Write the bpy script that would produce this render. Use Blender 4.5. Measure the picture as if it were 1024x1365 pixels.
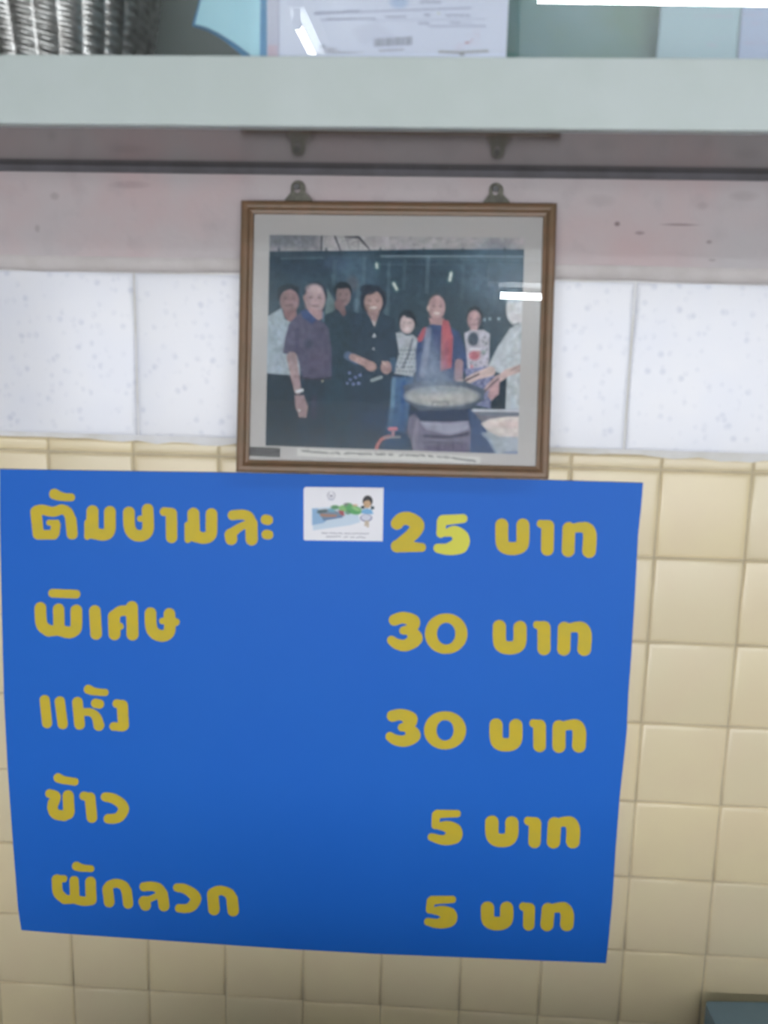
import bpy, bmesh, math, random
import numpy as np
from mathutils import Vector, Matrix
from mathutils.geometry import tessellate_polygon

for _o in list(bpy.data.objects):
    bpy.data.objects.remove(_o)
SC = bpy.context.scene
COL = SC.collection
random.seed(7)
rng = np.random.default_rng(7)

# ------------------------------------------------------------------ units
# Everything is measured in tile units (one cream tile = 1): X right, Y down, Z into the wall, wall face at Z = 0
S = 0.109
FLOOR_Y = 13.74
def U(X, Y, Z):
    return Vector((X * S, Z * S, (FLOOR_Y - Y) * S))

# ------------------------------------------------------------------ camera
F_PX = 1312.9
CAM = np.array([-2.39856, -1.67256, -11.03249])
ROT = np.array([[0.99755721, -0.02104416, 0.06660896],
                [0.03386349, 0.97969144, -0.19763081],
                [-0.06109725, 0.19940365, 0.97801089]])
cd = bpy.data.cameras.new('camera')
cam = bpy.data.objects.new('camera', cd)
COL.objects.link(cam)
def _w(v): return Vector((v[0], v[2], -v[1]))
cx, cy, cz = _w(ROT[0]), -_w(ROT[1]), -_w(ROT[2])
M = Matrix((cx, cy, cz)).transposed().to_4x4()
M.translation = U(*CAM)
cam.matrix_world = M
cd.sensor_fit = 'VERTICAL'
cd.sensor_height = 24.0
cd.lens = 24.0 * F_PX / 1365.0
cd.clip_start = 0.02
cd.dof.use_dof = True
cd.dof.focus_distance = 4.0
cd.dof.aperture_fstop = 4.6
SC.camera = cam

# ------------------------------------------------------------------ world, exposure
SC.view_settings.view_transform = 'Standard'
SC.view_settings.look = 'None'
SC.view_settings.exposure = 0.56
SC.view_settings.gamma = 1.0
SC.view_settings.use_curve_mapping = False
wd = bpy.data.worlds.new('daylight')
SC.world = wd
wd.use_nodes = True
wd.node_tree.nodes['Background'].inputs[0].default_value = (0.93, 0.94, 0.98, 1)
wd.node_tree.nodes['Background'].inputs[1].default_value = 4.0
TUBE_POWER = 48.0

# ------------------------------------------------------------------ helpers
def ray(px, py):
    d = ROT.T @ np.array([(px - 512.0) / F_PX, (py - 682.5) / F_PX, 1.0])
    return d
def at(px, py, Z=0.0):
    """point of the plane Z seen at a photograph position"""
    d = ray(px, py)
    t = (Z - CAM[2]) / d[2]
    return CAM + t * d
def to_px(P):
    v = (np.asarray(P) - CAM) @ ROT.T
    return 512.0 + F_PX * v[..., 0] / v[..., 2], 682.5 + F_PX * v[..., 1] / v[..., 2]

def lin(r, g, b, k=1.0):
    f = lambda c: (c / 255 / 12.92 if c / 255 <= 0.04045 else ((c / 255 + 0.055) / 1.055) ** 2.4) * k
    return (f(r), f(g), f(b))

def mesh(name, verts, faces, mat=None, parent=None, smooth=False, origin=None):
    """verts in world metres"""
    o0 = Vector(origin) if origin is not None else (parent['_org'] if parent is not None and '_org' in parent else Vector((0, 0, 0)))
    o0 = Vector(o0)
    me = bpy.data.meshes.new(name)
    me.from_pydata([tuple(Vector(v) - o0) for v in verts], [], faces)
    me.update()
    if smooth:
        me.polygons.foreach_set('use_smooth', [True] * len(me.polygons))
    if mat: me.materials.append(mat)
    ob = bpy.data.objects.new(name, me)
    COL.objects.link(ob)
    if parent is not None:
        ob.parent = parent
        base = Vector(parent['_org']) if '_org' in parent else Vector((0, 0, 0))
        ob.location = o0 - base
    else:
        ob.location = o0
    ob['_org'] = tuple(o0)
    return ob
def fixn(o):
    bm = bmesh.new(); bm.from_mesh(o.data)
    bmesh.ops.recalc_face_normals(bm, faces=bm.faces)
    bm.to_mesh(o.data); bm.free()
    return o
def thing(name, org, label, cat, group=None):
    o = bpy.data.objects.new(name, None)
    COL.objects.link(o)
    o.location = org; o['_org'] = tuple(org); o.empty_display_size = .05
    o['label'] = label; o['category'] = cat
    if group: o['group'] = group
    return o
def tag(o, label=None, cat=None, kind=None):
    if label: o['label'] = label
    if cat: o['category'] = cat
    if kind: o['kind'] = kind
    return o

def box(name, x0, x1, y0, y1, z0, z1, mat, parent=None, bevel=0.0, origin=None):
    """tile-unit box"""
    bm = bmesh.new()
    vs = [bm.verts.new(U(x, y, z)) for z in (z0, z1) for y in (y0, y1) for x in (x0, x1)]
    for f in ((0, 1, 3, 2), (4, 6, 7, 5), (0, 4, 5, 1), (2, 3, 7, 6), (0, 2, 6, 4), (1, 5, 7, 3)):
        bm.faces.new([vs[i] for i in f])
    bmesh.ops.recalc_face_normals(bm, faces=bm.faces)
    if bevel:
        bmesh.ops.bevel(bm, geom=bm.edges[:], offset=bevel * S, segments=2, affect='EDGES', profile=0.7)
    me = bpy.data.meshes.new('t'); bm.to_mesh(me); bm.free()
    v = [x.co.copy() for x in me.vertices]; f = [list(p.vertices) for p in me.polygons]
    bpy.data.meshes.remove(me)
    return mesh(name, v, f, mat, parent, origin=origin)

def prism(name, pts, T, z0, z1, mat, parent=None, holes=()):
    """flat outline (list of 2-D points, with holes) mapped by T(x, y, z) between depths z0 (front) and z1 (back)"""
    loops = [list(pts)] + [list(h) for h in holes]
    flat = [p for l in loops for p in l]
    tris = tessellate_polygon([[Vector((p[0], p[1], 0)) for p in l] for l in loops])
    n = len(flat)
    V = [T(p[0], p[1], z0) for p in flat] + [T(p[0], p[1], z1) for p in flat]
    Fc = [tuple(t) for t in tris] + [tuple(i + n for i in reversed(t)) for t in tris]
    k = 0
    for l in loops:
        m = len(l)
        for i in range(m):
            a, b = k + i, k + (i + 1) % m
            Fc.append((a, b, b + n, a + n))
        k += m
    return fixn(mesh(name, V, Fc, mat, parent))

def cyl(name, p, q, r, mat, parent=None, n=16, r2=None):
    p, q = Vector(p), Vector(q); d = (q - p).normalized()
    a = d.orthogonal().normalized(); b = d.cross(a); r2 = r if r2 is None else r2
    V = [p + (a * math.cos(t) + b * math.sin(t)) * r for t in [2 * math.pi * i / n for i in range(n)]]
    V += [q + (a * math.cos(t) + b * math.sin(t)) * r2 for t in [2 * math.pi * i / n for i in range(n)]]
    Fc = [(i, (i + 1) % n, (i + 1) % n + n, i + n) for i in range(n)] + [tuple(range(n - 1, -1, -1)), tuple(range(n, 2 * n))]
    o = fixn(mesh(name, V, Fc, mat, parent, smooth=False))
    for pl in o.data.polygons: pl.use_smooth = len(pl.vertices) == 4
    return o

# ---- materials
def mat(name, col, rough=0.5, metal=0.0, spec=0.5, noise=None, bump=None, coat=0.0):
    """noise = (scale, colour2, amount) ; bump = (scale, strength)"""
    m = bpy.data.materials.new(name); m.use_nodes = True
    nt = m.node_tree; b = nt.nodes['Principled BSDF']
    b.inputs['Base Color'].default_value = (*col, 1)
    b.inputs['Roughness'].default_value = rough
    b.inputs['Metallic'].default_value = metal
    b.inputs['Specular IOR Level'].default_value = spec
    b.inputs['Coat Weight'].default_value = coat
    if noise or bump:
        tc = nt.nodes.new('ShaderNodeNewGeometry')
    if noise:
        n = nt.nodes.new('ShaderNodeTexNoise'); n.inputs['Scale'].default_value = noise[0]; n.inputs['Detail'].default_value = 5
        nt.links.new(tc.outputs['Position'], n.inputs['Vector'])
        r = nt.nodes.new('ShaderNodeValToRGB'); r.color_ramp.elements[0].position = 0.38; r.color_ramp.elements[1].position = 0.62
        a = noise[2]
        r.color_ramp.elements[0].color = (*col, 1)
        r.color_ramp.elements[1].color = (*[c * (1 - a) + d * a for c, d in zip(col, noise[1])], 1)
        nt.links.new(n.outputs['Fac'], r.inputs['Fac']); nt.links.new(r.outputs['Color'], b.inputs['Base Color'])
    if bump:
        n = nt.nodes.new('ShaderNodeTexNoise'); n.inputs['Scale'].default_value = bump[0]; n.inputs['Detail'].default_value = 4
        nt.links.new(tc.outputs['Position'], n.inputs['Vector'])
        bp = nt.nodes.new('ShaderNodeBump'); bp.inputs['Strength'].default_value = bump[1]; bp.inputs['Distance'].default_value = 0.002
        nt.links.new(n.outputs['Fac'], bp.inputs['Height']); nt.links.new(bp.outputs['Normal'], b.inputs['Normal'])
    return m
def painted(name, rough=0.6):
    m = bpy.data.materials.new(name); m.use_nodes = True
    nt = m.node_tree; b = nt.nodes['Principled BSDF']; b.inputs['Roughness'].default_value = rough
    a = nt.nodes.new('ShaderNodeAttribute'); a.attribute_name = 'Ink'
    nt.links.new(a.outputs['Color'], b.inputs['Base Color'])
    return m
def glass(name, fac, glow, rough=0.22, tint=(1, 1, 1)):
    m = bpy.data.materials.new(name); m.use_nodes = True
    nt = m.node_tree; nt.nodes.clear(); N = nt.nodes.new; L = nt.links.new
    out = N('ShaderNodeOutputMaterial'); tr = N('ShaderNodeBsdfTransparent'); g = N('ShaderNodeBsdfGlossy'); g2 = N('ShaderNodeBsdfGlossy')
    tr.inputs[0].default_value = (*tint, 1)
    g.inputs['Roughness'].default_value = 0.0; g2.inputs['Roughness'].default_value = rough
    m1 = N('ShaderNodeMixShader'); m2 = N('ShaderNodeMixShader')
    fr = N('ShaderNodeFresnel'); ge = N('ShaderNodeNewGeometry'); io = N('ShaderNodeMath'); io.operation = 'MULTIPLY_ADD'
    io.inputs[1].default_value = -0.83333; io.inputs[2].default_value = 1.5     # thin pane: no total reflection at the rear face
    L(ge.outputs['Backfacing'], io.inputs[0]); L(io.outputs[0], fr.inputs[0])
    mu = N('ShaderNodeMath'); mu.operation = 'MULTIPLY'; mu.inputs[1].default_value = fac
    L(fr.outputs[0], mu.inputs[0]); L(mu.outputs[0], m1.inputs[0])
    m2.inputs[0].default_value = glow
    L(tr.outputs[0], m1.inputs[1]); L(g.outputs[0], m1.inputs[2])
    L(m1.outputs[0], m2.inputs[1]); L(g2.outputs[0], m2.inputs[2]); L(m2.outputs[0], out.inputs[0])
    return m

def plaster_mat():
    m = mat('plaster', (0.50, 0.445, 0.45), rough=0.8, bump=(140, 0.35))
    nt = m.node_tree; N = nt.nodes.new; L = nt.links.new; b = nt.nodes['Principled BSDF']
    g = N('ShaderNodeNewGeometry')
    def nz(scale, lo, hi, detail=4):
        n = N('ShaderNodeTexNoise'); n.inputs['Scale'].default_value = scale; n.inputs['Detail'].default_value = detail
        L(g.outputs['Position'], n.inputs['Vector'])
        r = N('ShaderNodeMapRange'); r.inputs[1].default_value = lo; r.inputs[2].default_value = hi; r.clamp = True
        L(n.outputs['Fac'], r.inputs[0]); return r.outputs[0]
    def mix(f, a, bcol, k):
        x = N('ShaderNodeMix'); x.data_type = 'RGBA'
        mu = N('ShaderNodeMath'); mu.operation = 'MULTIPLY'; mu.inputs[1].default_value = k; L(f, mu.inputs[0])
        L(mu.outputs[0], x.inputs[0])
        if isinstance(a, tuple): x.inputs[6].default_value = (*a, 1)
        else: L(a, x.inputs[6])
        x.inputs[7].default_value = (*bcol, 1)
        return x.outputs[2]
    c = mix(nz(9, .4, .65), (0.53, 0.475, 0.48), (0.56, 0.42, 0.42), 0.75)
    c = mix(nz(30, .55, .75), c, (0.40, 0.35, 0.36), 0.45)
    c = mix(nz(5, .5, .7), c, (0.50, 0.48, 0.49), 0.7)
    # separate scuffs in the plaster: (px, py, half width, half height, strength)
    for px, py, rx, ry, k in ((822, 299, 3, 2.5, .75), (852, 311, 5, 2, .5), (905, 300, 18, 1.3, .55), (944, 323, 3, 2, .5), (948, 347, 4, 1.5, .35),
                              (935, 275, 6, 4, .2), (75, 262, 5, 4, .3), (175, 247, 20, 4, .25), (52, 305, 3, 4, .3), (990, 262, 14, 5, .2), (800, 268, 14, 6, .15)):
        P = at(px, py, 0); w = U(*P)
        sx = N('ShaderNodeSeparateXYZ'); L(g.outputs['Position'], sx.inputs[0])
        def d2(o, cc, r):
            s = N('ShaderNodeMath'); s.operation = 'SUBTRACT'; s.inputs[1].default_value = cc; L(o, s.inputs[0])
            q = N('ShaderNodeMath'); q.operation = 'DIVIDE'; q.inputs[1].default_value = r * S / 115.; L(s.outputs[0], q.inputs[0])
            p = N('ShaderNodeMath'); p.operation = 'POWER'; p.inputs[1].default_value = 2; L(q.outputs[0], p.inputs[0]); 
            ab = N('ShaderNodeMath'); ab.operation = 'ABSOLUTE'; L(p.outputs[0], ab.inputs[0]); return ab.outputs[0]
        q1 = N('ShaderNodeMath'); q1.operation = 'ABSOLUTE'
        ad = N('ShaderNodeMath'); ad.operation = 'ADD'; L(d2(sx.outputs[0], w.x, rx), ad.inputs[0]); L(d2(sx.outputs[2], w.z, ry), ad.inputs[1])
        r = N('ShaderNodeMapRange'); r.inputs[1].default_value = 2.2; r.inputs[2].default_value = 0.2; L(ad.outputs[0], r.inputs[0])
        c = mix(r.outputs[0], c, (0.16, 0.11, 0.11), k)
    L(c, b.inputs['Base Color'])
    return m

M_GROUT = mat('grout', (0.56, 0.48, 0.33), .8, noise=(40, (0.42, 0.36, 0.25), .6))
M_WGROUT = mat('white_grout', (0.76, 0.76, 0.77), .7, noise=(14, (0.62, 0.60, 0.54), .8))
M_TILE = [mat('cream_glaze_%d' % i, (0.73 * k, 0.63 * k * g, 0.41 * k * h), rough=.28, noise=(14, (0.70, 0.57, 0.39), .35), bump=(25, .12))
          for i, (k, g, h) in enumerate(((1, 1, 1), (.97, 1.01, 1.03), (1.02, .99, .96)))]
def white_tile_mat():
    m = mat('white_pattern_glaze', (0.80, 0.82, 0.86), rough=.2)
    nt = m.node_tree; N = nt.nodes.new; L = nt.links.new; b = nt.nodes['Principled BSDF']
    g = N('ShaderNodeNewGeometry')
    v = N('ShaderNodeTexVoronoi'); v.inputs['Scale'].default_value = 75; v.inputs['Randomness'].default_value = .85; L(g.outputs['Position'], v.inputs['Vector'])
    n = N('ShaderNodeTexNoise'); n.inputs['Scale'].default_value = 45; n.inputs['Detail'].default_value = 3; L(g.outputs['Position'], n.inputs['Vector'])
    n2 = N('ShaderNodeTexNoise'); n2.inputs['Scale'].default_value = 11; L(g.outputs['Position'], n2.inputs['Vector'])
    r = N('ShaderNodeMapRange'); r.inputs[1].default_value = .42; r.inputs[2].default_value = .12; L(v.outputs['Distance'], r.inputs[0])
    r2 = N('ShaderNodeMapRange'); r2.inputs[1].default_value = .40; r2.inputs[2].default_value = .60; L(n.outputs['Fac'], r2.inputs[0])
    mu = N('ShaderNodeMath'); mu.operation = 'MULTIPLY'; L(r.outputs[0], mu.inputs[0]); L(r2.outputs[0], mu.inputs[1])
    x = N('ShaderNodeMix'); x.data_type = 'RGBA'; L(mu.outputs[0], x.inputs[0]); x.inputs[6].default_value = (0.80, 0.81, 0.85, 1); x.inputs[7].default_value = (0.66, 0.68, 0.75, 1)
    r3 = N('ShaderNodeMapRange'); r3.inputs[1].default_value = .4; r3.inputs[2].default_value = .65; L(n2.outputs['Fac'], r3.inputs[0])
    x2 = N('ShaderNodeMix'); x2.data_type = 'RGBA'; x2.blend_type = 'MULTIPLY'; x2.inputs[0].default_value = .6
    x3 = N('ShaderNodeMix'); x3.data_type = 'RGBA'; L(r3.outputs[0], x3.inputs[0]); x3.inputs[6].default_value = (1, 1, 1, 1); x3.inputs[7].default_value = (.93, .95, 1, 1)
    L(x.outputs[2], x2.inputs[6]); L(x3.outputs[2], x2.inputs[7]); L(x2.outputs[2], b.inputs['Base Color'])
    bp = N('ShaderNodeBump'); bp.inputs['Strength'].default_value = .15; bp.inputs['Distance'].default_value = .001; L(mu.outputs[0], bp.inputs['Height']); L(bp.outputs[0], b.inputs['Normal'])
    return m
M_WTILE = white_tile_mat()
M_PLASTER = plaster_mat()
M_BAND = mat('mortar_band', (0.60, 0.56, 0.55), .75, noise=(35, (0.52, 0.48, 0.46), .6), bump=(60, .3))
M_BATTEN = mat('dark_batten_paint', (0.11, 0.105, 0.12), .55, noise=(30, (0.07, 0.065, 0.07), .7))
M_GAP = mat('dark_caulk', (0.02, 0.02, 0.02), .8)
M_CAB = mat('white_cabinet_paint', (0.50, 0.565, 0.55), .45, noise=(16, (0.45, 0.52, 0.49), .5), bump=(30, .1))
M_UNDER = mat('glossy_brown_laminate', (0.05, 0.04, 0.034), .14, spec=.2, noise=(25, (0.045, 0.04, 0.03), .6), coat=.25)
M_CABIN = mat('cabinet_lining', lin(120, 135, 132), .6)
M_GLASS = glass('cabinet_glass', 1.0, .030, .25)
M_PGLASS = glass('picture_glass', .85, .017, .20)
M_SIGN = mat('blue_vinyl', (0.009, 0.132, 0.58), .5, spec=.25, noise=(6, (0.011, 0.14, 0.58), .5), bump=(8, .08))
M_YEL = mat('yellow_vinyl', (0.62, 0.47, 0.035), .5, spec=.2, noise=(70, (0.56, 0.45, 0.05), .6))
M_YEL2 = mat('lemon_vinyl', (0.68, 0.66, 0.09), .5, spec=.2)
M_RAIL = mat('bronze_brown_moulding', (0.20, 0.115, 0.063), .40, noise=(50, (0.155, 0.11, 0.06), .6), bump=(90, .1))
M_MAT = mat('grey_mat_board', (0.52, 0.505, 0.485), .85, noise=(30, (0.50, 0.50, 0.49), .6), bump=(200, .2))
M_BACK = mat('brown_hardboard', (0.16, 0.10, 0.06), .8)
M_HANG = mat('tarnished_brass', (0.20, 0.195, 0.16), .5, metal=.4, noise=(150, (0.10, 0.10, 0.08), .8))
M_NAIL = mat('dark_steel', (0.05, 0.05, 0.05), .4, metal=.8)
M_INK = painted('printed_paper', .55)
M_PHOTO = painted('photographic_print', .4); M_PHOTO.node_tree.nodes['Principled BSDF'].inputs['Specular IOR Level'].default_value = .15
M_BLACKPL = mat('black_name_plate', (0.018, 0.018, 0.019), .6, spec=.2)
M_TUBEFIX = mat('white_lamp_housing', (0.8, 0.8, 0.8), .4)
M_METALCAP = mat('lamp_cap', (0.5, 0.5, 0.5), .3, metal=1)
M_TABLE = mat('blue_grey_laminate', (0.18, 0.29, 0.37), .5, noise=(20, (0.16, 0.26, 0.33), .6))
M_TABLEG = mat('dark_table_steel', (0.05, 0.05, 0.05), .4, metal=.7)
M_SILVER = mat('embossed_silver', (0.56, 0.57, 0.55), .36, metal=1.0, noise=(60, (0.26, 0.25, 0.23), .7))
M_CEIL = mat('ceiling_paint', (0.22, 0.22, 0.21), .8)
M_FLOOR = mat('floor_terrazzo', (0.24, 0.23, 0.20), .5, noise=(60, (0.2, 0.2, 0.17), .8))
M_SIDE = mat('side_wall_paint', (0.5, 0.5, 0.5), .8)
em = bpy.data.materials.new('lit_tube'); em.use_nodes = True
_e = em.node_tree.nodes.new('ShaderNodeEmission'); _e.inputs[0].default_value = (0.86, 0.95, 1.0, 1); _e.inputs[1].default_value = TUBE_POWER
em.node_tree.links.new(_e.outputs[0], em.node_tree.nodes['Material Output'].inputs[0])

# ------------------------------------------------------------------ the room
CEIL_Y = -10.7
fl = box('floor', -34, 30, FLOOR_Y, FLOOR_Y + 1, -62, 1.3, M_FLOOR); tag(fl, kind='structure')
ce = box('ceiling', -34, 30, CEIL_Y - 1, CEIL_Y, -62, 1.3, M_CEIL); tag(ce, kind='structure')
wl = box('wall_left', -35, -34, CEIL_Y - 1, FLOOR_Y + 1, -62, 1.3, M_SIDE); tag(wl, kind='structure')
wr = box('wall_right', 30, 31, CEIL_Y - 1, FLOOR_Y + 1, -62, 1.3, M_SIDE); tag(wr, kind='structure')

# open shop front behind the viewer, daylight comes in over an unseen counter added to shade the lower wall
wf = box('wall_front', -35, 31, CEIL_Y - 1, -7.0, -42, -41, M_SIDE); tag(wf, kind='structure')
box('pier', -35, -24, -7.0, FLOOR_Y, -42, -41, M_SIDE, wf)
ct = thing('added_shade_counter', U(10, FLOOR_Y, -8.4), 'long steel counter added out of view to shade the lower tiled wall', 'counter')
M_STEEL = mat('brushed_steel', (0.35, 0.35, 0.34), .4, metal=.6)
box('shade_counter_top', -8, 24, 5.55, 5.75, -10.2, -6.6, M_STEEL, ct, bevel=.03)
box('shade_counter_body', -7.5, 23.5, 5.75, FLOOR_Y - .8, -10.0, -6.9, M_STEEL, ct)
box('plinth', -7.2, 23.2, FLOOR_Y - .8, FLOOR_Y, -9.8, -7.2, M_BATTEN, ct)

# the tiled wall: grout bed carrying cream tiles, a row of white tiles and painted plaster
wall = box('wall_back', -34, 30, CEIL_Y, FLOOR_Y, 0.03, 1.2, M_GROUT); tag(wall, kind='structure')
X0T, X1T = -15, 8
box('white_grout_bed', X0T, X1T, -2.19, -0.17, 0.022, 0.03, M_WGROUT, wall)
# ragged squeeze of white grout between the white and the cream tiles
edge = [(X0T, -0.224), (X1T, -0.224)]
low = []
x = X1T
while x > X0T:
    low.append((x, -0.158 + rng.uniform(-.022, .022) + .02 * math.sin(x * 2.1)))
    x -= rng.uniform(.12, .3)
prism('grout_bead', edge + low + [(X0T, -0.158)], U, -0.004, 0.026, M_WGROUT, wall)
box('plaster', -33.9, 29.9, CEIL_Y, -2.165, -0.045, 0.03, M_PLASTER, wall, bevel=.012)
# smoothed mortar fillet under the plaster
n = 60; V = []; Fc = []
prof = [(-2.205, -0.046), (-2.17, -0.062), (-2.11, -0.056), (-2.062, -0.03), (-2.045, 0.0), (-2.045, 0.03)]
for i in range(n + 1):
    xx = X0T + (X1T - X0T) * i / n; w_ = .008 * math.sin(xx * 1.7) + rng.uniform(-.005, .005)
    for (yy, zz) in prof: V.append(U(xx, yy + w_ * (1 if yy > -2.2 else .5), zz))
k = len(prof)
for i in range(n):
    for j in range(k - 1): Fc.append((i * k + j, i * k + j + 1, (i + 1) * k + j + 1, (i + 1) * k + j))
fixn(mesh('mortar_fillet', V, Fc, M_BAND, wall, smooth=True))

def tile_data(name, w, h, bev, mats, dome=.006, t=.045):
    """pillow-edged tile centred on its origin, front face towards the room"""
    rings = [(0, t), (0, bev), (bev * .35, bev * .3), (bev, 0.0), (bev * 2.6, -dome)]
    V = []; Fc = []
    for ins, z in rings:
        for sx, sy in ((-1, -1), (1, -1), (1, 1), (-1, 1)):
            V.append((sx * (w / 2 - ins) * S, z * S, sy * (h / 2 - ins) * S))
    for i in range(len(rings) - 1):
        for j in range(4):
            Fc.append((i * 4 + j, i * 4 + (j + 1) % 4, (i + 1) * 4 + (j + 1) % 4, (i + 1) * 4 + j))
    m = len(rings) * 4
    Fc.append((m - 4, m - 3, m - 2, m - 1)); Fc.append((3, 2, 1, 0))
    out = []
    for mm in mats:
        me = bpy.data.meshes.new(name); me.from_pydata(V, [], Fc); me.materials.append(mm)
        bm = bmesh.new(); bm.from_mesh(me); bmesh.ops.recalc_face_normals(bm, faces=bm.faces); bm.to_mesh(me); bm.free()
        me.polygons.foreach_set('use_smooth', [True] * len(me.polygons)); out.append(me)
    return out
def put_tile(name, me, X, Y, jit=.004, rotj=.0035):
    o = bpy.data.objects.new(name, me); COL.objects.link(o); o.parent = wall
    o.location = U(X, Y, rng.uniform(-jit * .5, jit))
    o.rotation_euler = (rng.normal() * rotj, rng.normal() * .002, rng.normal() * rotj)
    return o
D = tile_data('cream_tile', 0.986, 0.988, .026, M_TILE)
DS = tile_data('cream_tile_strip', 0.986, 0.140, .022, M_TILE, dome=.002)
for c in range(X0T, X1T):
    put_tile('tile', DS[rng.integers(3)], c + .5, -0.085)
    for r in range(0, 11):
        put_tile('tile', D[rng.integers(3)], c + .5, (r + .5) * 1.0015)
DW = tile_data('white_tile', 1.818, 1.822, .020, [M_WTILE], dome=.004)
xx = -5.935 - 4 * 1.837
while xx + 1.837 < X1T:
    put_tile('tile', DW[0], xx + .9185, -2.035 + .9125, jit=.003, rotj=.002)
    xx += 1.837
tag(box('baseboard_back', X0T, X1T, FLOOR_Y - 1, FLOOR_Y, -0.06, 0.03, M_GROUT), kind='structure')

# batten under the cabinet
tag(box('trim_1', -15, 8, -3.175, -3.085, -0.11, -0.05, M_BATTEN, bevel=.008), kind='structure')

# ------------------------------------------------------------------ outlines from strokes (signed distance, marching squares)
def smooth_path(rad, pts, n=6):
    if len(pts) < 3: return rad, pts
    P = [pts[0]] + list(pts) + [pts[-1]]; out = []; ro = []
    for i in range(1, len(P) - 2):
        a, b, c, d = [np.array(q, float) for q in P[i - 1:i + 3]]
        for k in range(n):
            t = k / n
            out.append(tuple(.5 * (2 * b + (c - a) * t + (2 * a - 5 * b + 4 * c - d) * t * t + (3 * b - a - 3 * c + d) * t ** 3)))
            ro.append(rad[i - 1] + (rad[i] - rad[i - 1]) * t)
    return ro + [rad[-1]], out + [pts[-1]]
def sdf_strokes(strokes, X, Y):
    d = np.full(X.shape, 1e9)
    for st in strokes:
        rad, pts = st
        if not isinstance(rad, (list, tuple)): rad = [rad] * len(pts)
        if len(pts) == 1:
            d = np.minimum(d, np.hypot(X - pts[0][0], Y - pts[0][1]) - rad[0]); continue
        for i in range(len(pts) - 1):
            (ax, ay), (bx, by) = pts[i], pts[i + 1]
            dx, dy = bx - ax, by - ay; L2 = dx * dx + dy * dy + 1e-9
            t = np.clip(((X - ax) * dx + (Y - ay) * dy) / L2, 0, 1)
            d = np.minimum(d, np.hypot(X - ax - t * dx, Y - ay - t * dy) - (rad[i] + (rad[i + 1] - rad[i]) * t))
    return d
def contours(fn, x0, x1, y0, y1, step):
    xs = np.arange(x0, x1 + step, step); ys = np.arange(y0, y1 + step, step)
    Fv = fn(*np.meshgrid(xs, ys, indexing='ij'))
    ins = Fv < 0
    nx, ny = Fv.shape
    def pt(e):
        k, i, j = e
        if k == 'h': a, b = Fv[i, j], Fv[i + 1, j]; t = a / (a - b); return (xs[i] + t * step, ys[j])
        a, b = Fv[i, j], Fv[i, j + 1]; t = a / (a - b); return (xs[i], ys[j] + t * step)
    nxt = {}
    cells = ins[:-1, :-1].astype(int) + ins[1:, :-1] + ins[1:, 1:] + ins[:-1, 1:]
    for i, j in zip(*np.nonzero((cells > 0) & (cells < 4))):
        cs = [ins[i, j], ins[i + 1, j], ins[i + 1, j + 1], ins[i, j + 1]]
        es = [('h', i, j), ('v', i + 1, j), ('h', i, j + 1), ('v', i, j)]
        for k in range(4):
            if cs[k] and not cs[(k + 1) % 4]:
                m = (k + 1) % 4
                while not (not cs[m] and cs[(m + 1) % 4]): m = (m + 1) % 4
                nxt[es[k]] = es[m]
    loops = []
    while nxt:
        s, e = nxt.popitem(); l = [s]
        while e != s:
            l.append(e); e = nxt.pop(e)
        P = np.array([pt(q) for q in l])
        for _ in range(2): P = .25 * np.roll(P, 1, 0) + .5 * P + .25 * np.roll(P, -1, 0)
        keep = [P[0]]
        for i in range(1, len(P)):
            a = keep[-1]; b = P[i]; c = P[(i + 1) % len(P)]
            cr = abs((b[0] - a[0]) * (c[1] - b[1]) - (b[1] - a[1]) * (c[0] - b[0]))
            if cr > 0.012 * step * step * 4 or np.hypot(*(b - a)) > 8 * step: keep.append(b)
        loops.append(keep)
    ar = lambda l: sum(l[i][0] * l[(i + 1) % len(l)][1] - l[(i + 1) % len(l)][0] * l[i][1] for i in range(len(l))) / 2
    loops = [l for l in loops if len(l) > 3]
    loops.sort(key=lambda l: -abs(ar(l)))
    sgn = np.sign(ar(loops[0]))
    outers = [l for l in loops if np.sign(ar(l)) == sgn]
    holes = [l for l in loops if np.sign(ar(l)) != sgn]
    def inside(p, l):
        c = False
        for i in range(len(l)):
            a, b = l[i], l[i - 1]
            if (a[1] > p[1]) != (b[1] > p[1]) and p[0] < (b[0] - a[0]) * (p[1] - a[1]) / (b[1] - a[1]) + a[0]: c = not c
        return c
    return [(o, [h for h in holes if inside(h[0], o)]) for o in outers]

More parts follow.
